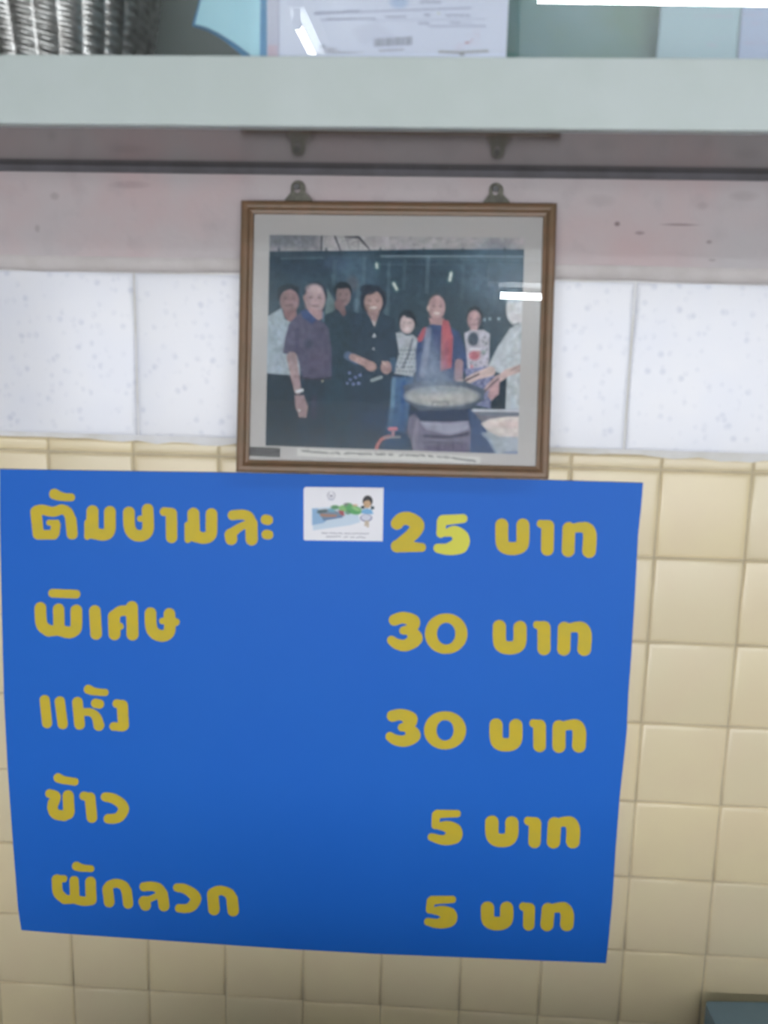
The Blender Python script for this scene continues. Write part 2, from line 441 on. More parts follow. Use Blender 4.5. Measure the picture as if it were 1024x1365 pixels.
# ------------------------------------------------------------------ ink on paper: soft shapes painted on the vertices of a flat print
class Ink:
    def __init__(s, px, py, base):
        s.x, s.y = px.ravel(), py.ravel()
        s.c = np.tile(np.array(base, float), (s.x.size, 1))
    def _put(s, idx, m, col, a):
        m = (np.clip(m, 0, 1) * a)[:, None]
        s.c[idx] = s.c[idx] * (1 - m) + np.array(col) * m
    def noise(s, size, amp, tint=0.0):
        """soft tonal mottling of a printed emulsion"""
        gx, gy = (s.x - s.x.min()) / size, (s.y - s.y.min()) / size
        N = rng.normal(0, 1, (int(gx.max()) + 3, int(gy.max()) + 3, 3)); N = N.mean(2, keepdims=True) * 1.7 * (1 - tint) + N * tint
        i, j = gx.astype(int), gy.astype(int); u, v = gx - i, gy - j; u = (u * u * (3 - 2 * u))[:, None]; v = (v * v * (3 - 2 * v))[:, None]
        f = (N[i, j] * (1 - u) + N[i + 1, j] * u) * (1 - v) + (N[i, j + 1] * (1 - u) + N[i + 1, j + 1] * u) * v
        s.c = s.c * (1 + amp * f) + .012 * amp * f
    def _sel(s, x0, x1, y0, y1):
        return np.nonzero((s.x > x0) & (s.x < x1) & (s.y > y0) & (s.y < y1))[0]
    def poly(s, pts, col, soft=1.0, a=1.0):
        P = np.array(pts, float)
        i = s._sel(P[:, 0].min() - soft - 1, P[:, 0].max() + soft + 1, P[:, 1].min() - soft - 1, P[:, 1].max() + soft + 1)
        if not i.size: return
        X, Y = s.x[i], s.y[i]; d = np.full(X.shape, 1e9); ins = np.zeros(X.shape, bool)
        for k in range(len(P)):
            (ax, ay), (bx, by) = P[k], P[k - 1]
            dx, dy = bx - ax, by - ay; t = np.clip(((X - ax) * dx + (Y - ay) * dy) / (dx * dx + dy * dy + 1e-9), 0, 1)
            d = np.minimum(d, np.hypot(X - ax - t * dx, Y - ay - t * dy))
            if abs(dy) > 1e-9:
                ins ^= ((ay > Y) != (by > Y)) & (X < dx * (Y - ay) / dy + ax)
        s._put(i, .5 + np.where(ins, d, -d) / soft, col, a)
    def ell(s, cx, cy, rx, ry, col, soft=1.0, a=1.0, rot=0):
        R = max(rx, ry) + soft + 1
        i = s._sel(cx - R, cx + R, cy - R, cy + R)
        if not i.size: return
        X, Y = s.x[i] - cx, s.y[i] - cy; c, q = math.cos(rot), math.sin(rot); X, Y = X * c + Y * q, -X * q + Y * c
        r = np.sqrt((X / rx) ** 2 + (Y / ry) ** 2)
        s._put(i, .5 + (1 - r) * min(rx, ry) / soft, col, a)
    def line(s, pts, r, col, soft=.8, a=1.0):
        rr = max(r) if isinstance(r, (list, tuple)) else r
        xs = [p[0] for p in pts]; ys = [p[1] for p in pts]
        i = s._sel(min(xs) - rr - soft - 1, max(xs) + rr + soft + 1, min(ys) - rr - soft - 1, max(ys) + rr + soft + 1)
        if not i.size: return
        s._put(i, .5 - sdf_strokes([(r, pts)], s.x[i], s.y[i]) / soft, col, a)
def print_grid(name, T, a0, a1, b0, b1, na, nb, paint, base, mt, parent=None, n=0.0):
    """flat printed sheet: T(a, b, n) -> tile-unit point; painted by paint(ink)"""
    A, B = np.meshgrid(np.linspace(a0, a1, na), np.linspace(b0, b1, nb), indexing='ij')
    P = T(A.ravel(), B.ravel(), n)          # (N,3) tile units
    px, py = to_px(P)
    ink = Ink(px, py, base); paint(ink)
    V = np.stack([P[:, 0] * S, P[:, 2] * S, (FLOOR_Y - P[:, 1]) * S], 1)
    org = Vector(parent['_org']) if parent is not None else Vector(V.mean(0))
    V = V - np.array(org)
    I = np.arange(na * nb).reshape(na, nb)
    Q = np.stack([I[:-1, :-1], I[:-1, 1:], I[1:, 1:], I[1:, :-1]], -1).reshape(-1, 4)
    me = bpy.data.meshes.new(name)
    me.vertices.add(len(V)); me.vertices.foreach_set('co', V.astype(np.float32).ravel())
    me.loops.add(Q.size); me.loops.foreach_set('vertex_index', Q.ravel().astype(np.int32))
    me.polygons.add(len(Q)); me.polygons.foreach_set('loop_start', (np.arange(len(Q)) * 4).astype(np.int32))
    me.update(calc_edges=True)
    at_ = me.color_attributes.new('Ink', 'FLOAT_COLOR', 'POINT')
    at_.data.foreach_set('color', np.concatenate([np.clip(ink.c, 0, 1), np.ones((len(V), 1))], 1).astype(np.float32).ravel())
    me.materials.append(mt)
    o = bpy.data.objects.new(name, me); COL.objects.link(o)
    if parent is not None: o.parent = parent
    else: o.location = org
    o['_org'] = tuple(org)
    return o

# ------------------------------------------------------------------ the blue price sign
ZS = -0.035
sign_px = ([(-.5, 625.5), (150, 628), (330, 630.5), (520, 634.5), (728, 640), (857.5, 644)] +
           [(855, 675), (850.7, 714), (847, 788), (841.5, 877), (837.8, 925), (835.8, 973), (832, 1011), (826.5, 1060), (821, 1130), (816.5, 1201), (811, 1257), (808, 1284)] +
           [(720, 1280.5), (500, 1271.5), (400, 1266), (300, 1259.5), (200, 1252.5), (98, 1245.5), (28.5, 1240)] +
           [(24, 1212), (17, 1122), (10, 1023), (5, 924), (2, 800), (0, 700)])
sign_uv = [at(x, y, ZS)[:2] for x, y in sign_px]
corner = U(sign_uv[0][0], sign_uv[-7][1], 0)
sign = thing('price_sign', U(-3.9, 6.2, ZS), 'large blue vinyl price board with yellow Thai lettering on the tiles', 'sign')
prism('board', sign_uv, U, ZS, -0.004, M_SIGN, sign)

OA = (30, 640, 5.689); OB = (200, 660, 5.689); OC = (30, 770, 4.6545); OD = (40, 900, 6.827); OE = (50, 1020, 7.314)
OF = (60, 1140, 7.314); OG = (180, 1150, 6.827); OH = (510, 670, 3.4133); OI = (505, 800, 3.4133); OJ = (500, 930, 3.4133); OK_ = (550, 1060, 4.267); OL = (550, 1180, 4.267)
def ring(cx, cy, rx, ry, ix, iy):
    n = 40
    return [([((rx - ix) * abs(math.cos(t)) ** 2 + (ry - iy) * math.sin(t) ** 2) / 2 for t in [2 * math.pi * i / n for i in range(n + 1)]],
             [(cx + (rx + ix) / 2 * math.cos(t), cy + (ry + iy) / 2 * math.sin(t)) for t in [2 * math.pi * i / n for i in range(n + 1)]])]
LET = [
 # first row
 (OA, [(42, [(103, 240), (120, 408)]), (36, [(120, 414), (238, 414)]), (36, [(247, 400), (254, 338)]), (22, [(203, 322), (262, 322)]), (38, [(108, 230), (150, 224), (235, 240), (300, 222), (345, 245), (368, 300)]), (42, [(368, 300), (378, 408)])]),
 (OA, [([40, 36, 30, 30], [(243, 105), (275, 118), (320, 128), (370, 130)])]),
 (OA, [(45, [(532, 235), (532, 400)]), (44, [(530, 400), (570, 408), (610, 414), (645, 405), (662, 375), (664, 320), (664, 240)]), (24, [(495, 320), (493, 428)])]),
 (OA, [(44, [(808, 245), (812, 350), (838, 403), (885, 422), (932, 408), (953, 370), (953, 300), (950, 222)]), (23, [(893, 292), (940, 290)])]),
 (OB, [(33, [(108, 125), (165, 130)]), (43, [(163, 140), (165, 320)])]),
 (OB, [(45, [(330, 140), (335, 305)]), (44, [(335, 308), (370, 318), (410, 325), (448, 314), (465, 285), (467, 230), (467, 143)]), (25, [(288, 225), (288, 338)])]),
 (OB, [(38, [(628, 152), (700, 147), (750, 165), (775, 220)]), (46, [(770, 215), (772, 335)]), ([28, 30, 40], [(745, 215), (680, 245), (612, 295)]), (46, [(612, 300), (617, 332)])]),
 (OB, [(38, [(878, 185), (896, 188)])]),
 (OB, [(36, [(882, 298), (900, 300)])]),
 # second row
 (OC, [(27, [(188, 96), (333, 102)])]),
 (OC, [(36, [(112, 187), (120, 290), (165, 330)]), (35, [(225, 195), (228, 325)]), (33, [(165, 331), (228, 325)]), (36, [(228, 322), (265, 336), (300, 339), (328, 322), (335, 290), (335, 203)])]),
 (OC, [(36, [(450, 207), (458, 348)])]),
 (OC, [(37, [(568, 240), (572, 350)]), (32, [(568, 235), (610, 206), (650, 206)]), (37, [(680, 182), (684, 352)]), (22, [(595, 302), (607, 302)])]),
 (OC, [(36, [(795, 220), (799, 305), (825, 347), (870, 361), (905, 345), (915, 310), (912, 225)]), (20, [(868, 268), (905, 268)]), (24, [(915, 275), (952, 275)])]),
 # third row
 (OD, [(46, [(135, 225), (157, 435)])]),
 (OD, [(46, [(273, 238), (299, 445)])]),
 (OD, [(48, [(433, 245), (453, 448)]), ([34, 36, 42, 50], [(485, 335), (555, 338), (605, 380), (628, 455)])]),
 (OD, [(42, [(598, 255), (634, 262)])]),
 (OD, [([42, 36, 32, 32], [(533, 128), (575, 145), (630, 153), (685, 157)])]),
 (OD, [([38, 40], [(790, 258), (840, 268)]), (50, [(842, 275), (852, 455)]), (38, [(762, 465), (845, 472)])]),
 # fourth row
 (OE, [([45, 40, 37, 37], [(203, 122), (245, 140), (300, 150), (365, 160)])]),
 (OE, [([42, 45, 48], [(118, 275), (180, 300), (165, 365)]), (50, [(152, 365), (148, 420), (180, 475), (260, 492)]), (55, [(300, 298), (308, 450)]), (50, [(258, 492), (308, 470)])]),
 (OE, [(42, [(452, 298), (515, 312)]), (52, [(513, 315), (532, 508)])]),
 (OE, [([44, 48, 50, 52, 50, 48, 46], [(662, 308), (735, 322), (812, 370), (842, 430), (800, 500), (745, 520), (692, 520)])]),
 # fifth row
 (OF, [([44, 38, 33, 33], [(308, 105), (350, 120), (400, 126), (450, 130)])]),
 (OF, [([50, 50, 46], [(118, 235), (128, 360), (190, 425)]), (34, [(118, 224), (185, 228)]), (46, [(285, 248), (292, 410)]), (52, [(445, 260), (452, 432)]), (42, [(190, 432), (290, 427)]), (44, [(290, 427), (380, 448), (450, 440)])]),
 (OF, [(52, [(612, 330), (628, 455)]), ([48, 44, 42, 46, 50], [(612, 320), (640, 285), (705, 272), (770, 300), (795, 350)]), (50, [(798, 350), (812, 470)])]),
 (OG, [([42, 42, 45, 48], [(83, 217), (160, 213), (218, 235), (252, 290)]), (50, [(250, 285), (265, 390)]), ([26, 28, 45], [(225, 290), (140, 328), (90, 350)]), (50, [(82, 352), (97, 385)])]),
 (OG, [([38, 42, 48, 50, 46, 40, 38], [(385, 225), (450, 235), (525, 280), (555, 330), (522, 390), (470, 415), (402, 412)])]),
 (OG, [(52, [(708, 290), (720, 425)]), ([50, 45, 40, 46, 50], [(710, 280), (750, 256), (800, 252), (858, 280), (885, 330)]), (52, [(885, 330), (895, 435)])]),
 # prices
 (OH, [([28, 29, 30, 32, 30, 26], [(66, 95), (85, 76), (118, 72), (158, 100), (140, 140), (72, 194)]), ([28, 20], [(66, 198), (178, 203)])]),
 (OH, [([24, 20], [(275, 80), (367, 72)]), ([22, 20], [(270, 85), (265, 140)]), ([14, 26, 37, 40, 27, 20], [(285, 140), (325, 131), (357, 160), (350, 192), (300, 211), (252, 207)])], 'lemon'),
 (OH, [(29.5, [(543, 102), (544, 179), (558, 202), (590, 209), (624, 202), (638, 179), (639, 102)])]),
 (OH, [([18, 26], [(720, 96), (755, 105)]), (29, [(752, 108), (750, 212)])]),
 (OH, [(29, [(848, 117), (845, 218)]), ([20, 23, 28, 31, 31], [(862, 118), (900, 112), (930, 118), (943, 145), (940, 220)])]),
 (OI, [([26, 26, 30, 24, 18], [(72, 90), (112, 79), (158, 97), (148, 128), (112, 138)]), ([22, 33, 27, 24, 20], [(140, 136), (167, 172), (128, 204), (85, 200), (58, 182)])]),
 (OI, ring(307, 152, 97, 92, 42, 50)),
 (OI, [(30, [(549, 120), (550, 187), (564, 210), (597, 217), (628, 210), (642, 187), (643, 124)])]),
 (OI, [([18, 26], [(720, 112), (755, 122)]), (30, [(752, 125), (752, 220)])]),
 (OI, [(30, [(845, 128), (842, 222)]), ([20, 23, 28, 31, 31], [(858, 128), (896, 122), (925, 127), (938, 155), (935, 222)])]),
 (OJ, [([26, 26, 32, 24, 18], [(80, 83), (120, 77), (162, 97), (150, 126), (122, 135)]), ([22, 33, 26, 24, 20], [(150, 135), (175, 170), (138, 196), (95, 192), (68, 176)])]),
 (OJ, ring(319, 148, 96, 87, 39, 47)),
 (OJ, [(30, [(551, 124), (552, 184), (565, 207), (596, 214), (627, 207), (640, 184), (641, 126)])]),
 (OJ, [([18, 26], [(720, 116), (750, 125)]), (29, [(749, 130), (749, 218)])]),
 (OJ, [(30, [(838, 132), (837, 220)]), ([20, 23, 28, 31, 31], [(852, 130), (890, 123), (918, 128), (930, 155), (928, 218)])]),
 (OK_, [([24, 20], [(142, 106), (255, 104)]), ([24, 22], [(135, 112), (130, 170)]), ([16, 32, 44, 44, 28, 22], [(145, 176), (195, 177), (236, 202), (235, 232), (180, 254), (108, 238)])]),
 (OK_, [(38, [(452, 152), (453, 218), (470, 248), (508, 257), (547, 248), (564, 218), (565, 157)])]),
 (OK_, [([24, 33], [(658, 145), (698, 158)]), (35, [(698, 160), (694, 265)])]),
 (OK_, [(38, [(808, 162), (802, 264)]), ([24, 28, 35, 39, 39], [(825, 156), (865, 150), (898, 156), (914, 190), (912, 262)])]),
 (OL, [([24, 20], [(112, 84), (228, 80)]), ([24, 22], [(105, 90), (98, 138)]), ([16, 30, 43, 43, 27, 22], [(115, 146), (162, 146), (207, 168), (205, 195), (150, 217), (88, 207)])]),
 (OL, [(38, [(427, 130), (428, 185), (444, 210), (481, 218), (519, 210), (535, 185), (536, 131)])]),
 (OL, [([24, 32], [(630, 120), (665, 132)]), (33, [(664, 135), (661, 224)])]),
 (OL, [(37, [(772, 137), (765, 223)]), ([24, 28, 35, 38, 38], [(790, 132), (832, 126), (864, 132), (880, 165), (878, 222)])]),
]
for L_ in LET:
    (ox, oy, sc), st = L_[0], L_[1]
    st = [smooth_path(r if isinstance(r, (list, tuple)) else [r] * len(p), p) if len(p) < 30 else (r, p) for r, p in st]
    xs = [p[0] for r, ps in st for p in ps]; ys = [p[1] for r, ps in st for p in ps]; rm = 62
    q = sc * .45
    for outer, holes in contours(lambda X, Y: sdf_strokes(st, X, Y), min(xs) - rm, max(xs) + rm, min(ys) - rm, max(ys) + rm, q):
        f = lambda l: [tuple(at(ox + u / sc, oy + v / sc, ZS)[:2]) for u, v in l]
        o = prism('letter', f(outer), U, ZS - .006, ZS - .0003, M_YEL2 if len(L_) > 2 else M_YEL, sign, [f(h) for h in holes])
        if len(L_) > 2: tag(o, 'paler lemon yellow digit')

# small printed card stuck on the sign
def plane_T(Z):
    return lambda a, b, n: np.stack([a, b, np.full_like(a, Z - n)], 1)
def paint_card(k):
    W = lin(205, 208, 222); c = k.c
    B = (0.83, 0.83, 0.87)
    g = lambda u, v: (390 + u / 7.314, 640 + v / 7.314)
    G = lambda ps: [g(*p) for p in ps]
    k.ell(*g(378, 150), 5.5, 5.5, lin(90, 92, 120), .8, .6); k.ell(*g(378, 150), 4.2, 4.2, B, .8); k.ell(*g(378, 150), 2.3, 2.3, lin(110, 110, 135), 1.2, .8)
    k.ell(*g(378, 190), 4, 1.6, lin(185, 188, 205), 1, .6); k.ell(*g(378, 128), 2.2, 2.5, B, .6)
    k.poly(G([(190, 275), (370, 262), (640, 330), (660, 410), (560, 440), (200, 490)]), lin(178, 205, 225), 1.5, .7)
    k.poly(G([(190, 280), (245, 275), (330, 400), (300, 420), (190, 440)]), lin(120, 165, 205), 1.5, .8)
    k.poly(G([(250, 290), (380, 280), (500, 330), (490, 365), (310, 395), (270, 345)]), lin(110, 125, 140), 1.5, .9)
    k.line(G([(280, 340), (350, 345), (420, 350)]), 1.6, lin(175, 125, 100), 1.5, .9)
    k.line(G([(300, 385), (480, 355)]), 1.0, lin(80, 120, 175), 1, .8)
    k.line(G([(255, 310), (320, 300)]), 2.4, lin(75, 95, 95), 1.5, .8)
    k.poly(G([(345, 280), (400, 280), (415, 315), (350, 310)]), lin(110, 170, 195), 1.2, .8)
    k.ell(*g(415, 265), 6, 3, lin(95, 150, 105), 1.5); k.ell(*g(500, 275), 7, 4.5, lin(135, 190, 120), 1.5)
    k.ell(*g(545, 250), 6, 4, lin(110, 160, 115), 1.5); k.ell(*g(600, 290), 11, 6, lin(90, 165, 100), 1.5, 1, .25); k.ell(*g(620, 280), 6, 2.2, lin(160, 205, 140), 1.5, .8, .4)
    k.poly(G([(440, 290), (500, 300), (510, 350), (470, 340)]), lin(165, 80, 85), 1.2, .95); k.ell(*g(520, 235), 3.0, 1.6, lin(120, 110, 115), 1.2, .8)
    k.ell(*g(610, 245), 3.5, 1.6, lin(205, 170, 130), 1.2, .8); k.ell(*g(540, 315), 4, 3, lin(70, 135, 90), 1.5, .8)
    # stall keeper: black hair, pigtails, blue blouse, white apron
    k.ell(*g(733, 205), 6.8, 7.6, lin(48, 48, 52), .8); k.ell(*g(728, 235), 4.9, 5.6, lin(198, 165, 130), .9)
    k.poly(G([(683, 215), (700, 170), (770, 165), (780, 200), (740, 195), (705, 205)]), lin(45, 46, 50), .8)
    k.ell(*g(685, 265), 2.8, 2.2, lin(50, 70, 75), .8); k.ell(*g(780, 270), 2.6, 2.4, lin(50, 75, 85), .8)
    k.poly(G([(678, 290), (720, 275), (770, 285), (790, 330), (735, 335), (672, 325)]), lin(120, 175, 215), 1)
    k.ell(*g(718, 368), 8, 5, lin(85, 90, 140), .8); k.ell(*g(718, 365), 6.8, 4.2, lin(205, 208, 222), .8)
    k.line(G([(715, 405), (712, 440)]), 1.4, lin(195, 180, 160), .9); k.line(G([(735, 405), (735, 452)]), 1.4, lin(195, 180, 160), .9)
    k.line(G([(712, 240), (716, 242)]), .4, lin(70, 50, 50), .6, .8)
    for (u0, u1, v) in ((285, 345, 517), (360, 430, 518), (440, 490, 520), (505, 560, 521), (575, 745, 523), (330, 470, 551), (500, 540, 556), (565, 600, 557), (620, 710, 558)):
        u = u0
        while u < u1:
            w_ = rng.uniform(5, 14); k.line(G([(u, v + rng.uniform(-5, 5)), (min(u + w_, u1), v + rng.uniform(-5, 5))]), .45, lin(110, 112, 130), .9, .75); u += w_ + 3
p0, p1, p2, p3 = at(405, 649, ZS), at(511.5, 650, ZS), at(511.5, 722, ZS), at(405, 720, ZS)
cx0, cy0 = p0[:2]; wv = p1 - p0; hv = p3 - p0
def T_card(a, b, n):
    return np.stack([p0[0] + a * wv[0] + b * hv[0], p0[1] + a * wv[1] + b * hv[1], np.full_like(a, ZS - .008 - n)], 1)
card_poly = []
for a, b in ((.02, 0), (1, 0), (1, 1), (.015, 1), (.0, .98), (0, .04)):
    q_ = p0 + a * wv + b * hv; card_poly.append((q_[0], q_[1]))
cardp = prism('picture_sticker', card_poly, U, ZS - .0078, ZS - .0003, mat('white_card', (0.83, 0.83, 0.87), .5), sign)
tag(cardp, 'small white card printed with a vegetable stall and a girl')
print_grid('sticker_print', T_card, .03, .97, .06, .97, 190, 130, paint_card, (0.83, 0.83, 0.87), M_INK, cardp)

# ------------------------------------------------------------------ framed group photograph, top tipped to the wall
FX, FY, FW, FH, TILT, YAW, ROLL = -3.00240804, -2.82120939, 3.350, 2.900, 0.166, 0.00784333, 0.00622604
def Rm(a, b, c):
    ca, sa, cb, sb, cc, sc_ = math.cos(a), math.sin(a), math.cos(b), math.sin(b), math.cos(c), math.sin(c)
    return np.array([[cc, -sc_, 0], [sc_, cc, 0], [0, 0, 1]]) @ np.array([[1, 0, 0], [0, cb, -sb], [0, sb, cb]]) @ np.array([[ca, 0, sa], [0, 1, 0], [-sa, 0, ca]])
FB = Rm(YAW, TILT, ROLL).T
FO = np.array([FX, FY, -0.20])
def fr(a, b, n=0.0):
    return FO + FB[:, 0] * a + FB[:, 1] * b - FB[:, 2] * n
def frU(a, b, n=0.0): return U(*fr(a, b, n))
def frT(a, b, n): return FO + np.outer(a, FB[:, 0]) + np.outer(b, FB[:, 1]) - n * FB[:, 2]
def at_frame(px, py, n):
    d = ray(px, py); p = FO - FB[:, 2] * n; nn = FB[:, 2]
    t = np.dot(p - CAM, nn) / np.dot(d, nn); q_ = CAM + t * d - FO
    return float(q_ @ FB[:, 0]), float(q_ @ FB[:, 1])
frame = thing('picture_frame', frU(0, FH, -.1), 'brown framed group photograph in a grey mat hanging above the blue sign', 'picture frame')
prof = [(0, -.13), (0, -.035), (.010, -.012), (.028, 0), (.058, .003), (.078, -.004), (.088, -.018), (.100, -.040), (.130, -.048), (.135, -.058), (.135, -.13)]
hw = FW / 2
def rail(side):
    V = []; Fc = []
    for s_, n_ in prof:
        if side == 'top': a = [(-hw + s_, s_), (hw - s_, s_)]
        if side == 'bottom': a = [(-hw + s_, FH - s_), (hw - s_, FH - s_)]
        if side == 'left': a = [(-hw + s_, s_), (-hw + s_, FH - s_)]
        if side == 'right': a = [(hw - s_, s_), (hw - s_, FH - s_)]
        for p in a: V.append(frU(p[0], p[1], n_))
    m = len(prof)
    for i in range(m):
        j = (i + 1) % m; Fc.append((2 * i, 2 * i + 1, 2 * j + 1, 2 * j))
    Fc.append(tuple(2 * i for i in range(m))); Fc.append(tuple(2 * i + 1 for i in reversed(range(m))))
    return fixn(mesh('frame_rail', V, Fc, M_RAIL, frame))
for s_ in ('top', 'bottom', 'left', 'right'): rail(s_)
def fbox(name, a0, a1, b0, b1, n0, n1, m, parent):
    return prism(name, [(a0, b0), (a1, b0), (a1, b1), (a0, b1)], lambda a, b, n: frU(a, b, n), n1, n0, m, parent)
I_ = .131
fbox('backing_board', -hw + I_, hw - I_, I_, FH - I_, -.125, -.10, M_BACK, frame)
fbox('mat_board', -hw + I_ + .003, hw - I_ - .003, I_ + .003, FH - I_ - .003, -.098, -.082, M_MAT, frame)
fbox('glass', -hw + I_, hw - I_, I_, FH - I_, -.060, -.054, M_PGLASS, frame)
for a_ in (-1.2, 1.2):
    w0 = fr(a_, FH - .25, -.13)
    prism('rear_spacer', [(a_ - .12, FH - .35), (a_ + .12, FH - .35), (a_ + .12, FH - .15), (a_ - .12, FH - .15)], lambda a, b, n: frU(a, b, n) if n > -.5 else U(fr(a, b, -.13)[0], fr(a, b, -.13)[1], -0.02), -.13, -1, M_BACK, frame)

K = 1.0
def C(r, g, b, k=1.0):
    """ink colour from a tone seen through glass: reflected haze subtracted, then scaled"""
    return tuple(max(0.006, (v - 0.03) * 1.17 * k) for v in lin(r, g, b))
def face(k, x, y, rx, ry, skin, smile=False, hair=(50, 60, 70)):
    k.ell(x, y, rx, ry, skin, 1.6)
    dk = tuple(c * .45 for c in skin)
    for s_ in (-1, 1):
        k.ell(x + s_ * rx * .42, y - ry * .12, rx * .22, ry * .09, dk, 1.0, .75)
        k.line([(x + s_ * rx * .25, y - ry * .28), (x + s_ * rx * .62, y - ry * .28)], .35, dk, .9, .5)
    k.line([(x + rx * .02, y - ry * .05), (x + rx * .06, y + ry * .2)], .5, dk, 1.2, .35)
    k.ell(x, y + ry * .48, rx * .4, ry * .10, (0.75, 0.70, 0.68) if smile else tuple(c * .55 for c in skin), .9, .8)
    k.ell(x - rx * .75, y + ry * .1, rx * .3, ry * .7, tuple(c * .6 for c in skin), 2.5, .45)
def paint_photo(k):
    DK = C(58, 72, 86)
    k.poly([(340, 300), (720, 300), (720, 333.5), (340, 335)], C(176, 174, 175), .8)
    k.poly([(340, 300), (430, 300), (425, 335), (340, 336)], C(112, 118, 126), 20, .8)
    k.poly([(340, 335.5), (480, 334), (560, 332), (720, 332.5), (720, 640), (340, 640)], C(66, 84, 96), 1.2)
    # background tints
    k.ell(405, 355, 45, 16, C(62, 78, 92), 14, .8); k.ell(475, 365, 28, 26, C(84, 106, 122), 14, .8); k.ell(450, 352, 18, 10, C(80, 98, 118), 8, .6)
    k.ell(660, 365, 40, 40, C(98, 122, 140), 26, .6); k.ell(640, 350, 60, 12, C(88, 112, 126), 12, .5)  # pale right patch: partly the reflected tube's glow put into the ink
    for x, y0, y1, w_, a in ((571, 345, 390, 4, .7), (540, 348, 385, 3, .4), (519, 350, 400, 3, .5), (486, 345, 392, 3, .6), (446, 348, 380, 3, .4), (618, 345, 400, 5, .3), (475, 400, 430, 4, .6), (516, 405, 432, 6, .5), (478, 380, 415, 5, .5)):
        k.line([(x, y0), (x - 2, y1)], w_ * .5, C(105, 128, 142), 4, a)
    k.line([(508, 341.5), (560, 341.5), (640, 341.5), (697, 342)], .9, C(135, 155, 165), 1.0, .9); k.line([(375, 344.5), (432, 344)], .9, C(98, 120, 130), 1.2, .7)
    k.line([(505, 352.5), (697, 353)], .4, C(105, 125, 140), 1, .6)
    for x in (372, 435, 507, 565, 617, 673): k.ell(x, 333, 1.6, 3.2, C(72, 84, 92), 1.2, .8)
    k.line([(429, 313), (428.5, 334)], 1.0, C(82, 88, 96), 1.2); k.line([(446, 314), (454, 334)], 1.1, C(84, 90, 96), 1.2)
    k.line([(460, 316), (478, 316), (481, 319), (493, 333)], [.8, 2.0, 1.6, .9], C(82, 84, 90), 1.4); k.line([(462, 316), (466, 332)], .6, C(120, 120, 125), 1, .7)
    for a_, b_ in (((455, 322), (470, 318)), ((478, 320), (478, 333)), ((468, 326), (476, 320))): k.line([a_, b_], .5, C(115, 118, 122), 1, .7)
    for x0, y0, x1, y1 in ((502.2, 352, 502.6, 356.5), (525, 378, 529, 385.5), (601.5, 364, 599.8, 373.5)):
        k.line([(x0, y0), (x1, y1)], 3.5, C(95, 135, 140), 4, .6); k.line([(x0, y0), (x1, y1)], 1.5, C(215, 225, 218), 1.4)
    k.ell(590, 425, 60, 40, C(70, 88, 98), 20, .5)
    for x in (653, 665, 646): k.ell(x, 425 if x > 650 else 426, 1.6, 2, C(160, 185, 200), 1.6, .7)
    k.ell(470, 378, 8, 10, C(105, 108, 115), 6, .5)
    # lower dark mass of trousers
    k.poly([(340, 494), (400, 500), (480, 480), (560, 500), (560, 640), (340, 640)], C(58, 72, 84), 3)
    k.poly([(446, 400), (446, 425), (432, 430), (436, 385)], C(118, 140, 142), 3, .8)
    # first man, white shirt
    k.ell(384, 392, 14, 14, C(54, 66, 76), 2); k.ell(386, 402, 12.5, 15, C(150, 126, 128), 2)
    k.poly([(378, 410), (394, 410), (396, 424), (385, 430), (378, 420)], C(140, 112, 114), 1.5)
    face(k, 386, 400, 12, 14, C(148, 124, 126)); k.poly([(371, 400), (370, 384), (384, 379), (398, 383), (400, 400), (397, 388), (386, 385), (376, 388)], C(54, 66, 76), 1.5)
    k.poly([(353, 424), (368, 415), (375, 411), (380, 426), (388, 430), (400, 428), (400, 500), (353, 499)], C(162, 176, 184), 1.5)
    k.line([(366, 440), (372, 494)], 3, C(150, 164, 176), 4, .5); k.line([(382, 430), (374, 470), (382, 492)], 1.2, C(140, 152, 165), 2, .6)
    k.poly([(352, 497), (384, 500), (398, 512), (398, 606), (350, 606)], C(56, 70, 80), 1.5)
    # third man, behind, dark clothes
    k.ell(457, 388, 12, 13, C(52, 66, 74), 1.8); face(k, 458, 394, 9.5, 14, C(142, 124, 124)); k.line([(452, 405), (456, 420)], 6, C(130, 110, 112), 2)
    k.poly([(448, 380), (457, 376), (468, 381), (470, 392), (464, 384), (452, 385)], C(50, 62, 70), 1.3)
    k.poly([(432, 420), (450, 412), (458, 422), (466, 413), (482, 420), (486, 600), (434, 600)], C(60, 78, 90), 2)
    # second man, purple grey shirt
    k.ell(421, 393, 15.5, 17, C(58, 70, 82), 1.6); face(k, 420, 399, 13.6, 18.5, C(176, 156, 158)); k.ell(406.5, 397, 2.2, 4, C(160, 138, 138), 1)
    k.ell(419, 385, 10, 6, C(182, 165, 168), 4, .8)
    k.poly([(410, 410), (430, 414), (430, 424), (424, 428), (412, 418)], C(165, 140, 142), 1.5)
    k.poly([(405, 414), (420, 424), (432, 430), (438, 438), (442, 465), (442, 502), (404, 506), (396, 474), (377, 471), (380, 450), (385, 432), (396, 420)], C(92, 92, 112), 1.5)
    k.poly([(400, 415), (409, 412), (422, 426), (416, 432), (404, 424)], C(72, 88, 124), 1.3); k.line([(431, 416), (431, 428)], 1.2, C(110, 135, 160), 1.4, .6)
    k.line([(396, 440), (396, 470)], 3, C(80, 80, 100), 4, .7); k.ell(412, 458, 6, 6, C(74, 80, 96), 4, .7); k.ell(424, 480, 12, 14, C(102, 98, 118), 8, .7)
    k.line([(403, 504), (428, 506), (441, 504)], 1.4, C(72, 72, 84), 1.2); k.ell(430, 508, 1.2, 1.2, C(190, 190, 170), 1)
    k.line([(389, 476), (393, 500), (397, 521)], [7, 6, 4.6], C(160, 142, 144), 1.5); k.line([(396, 522), (403, 520)], 2.0, C(205, 210, 212), 1.2)
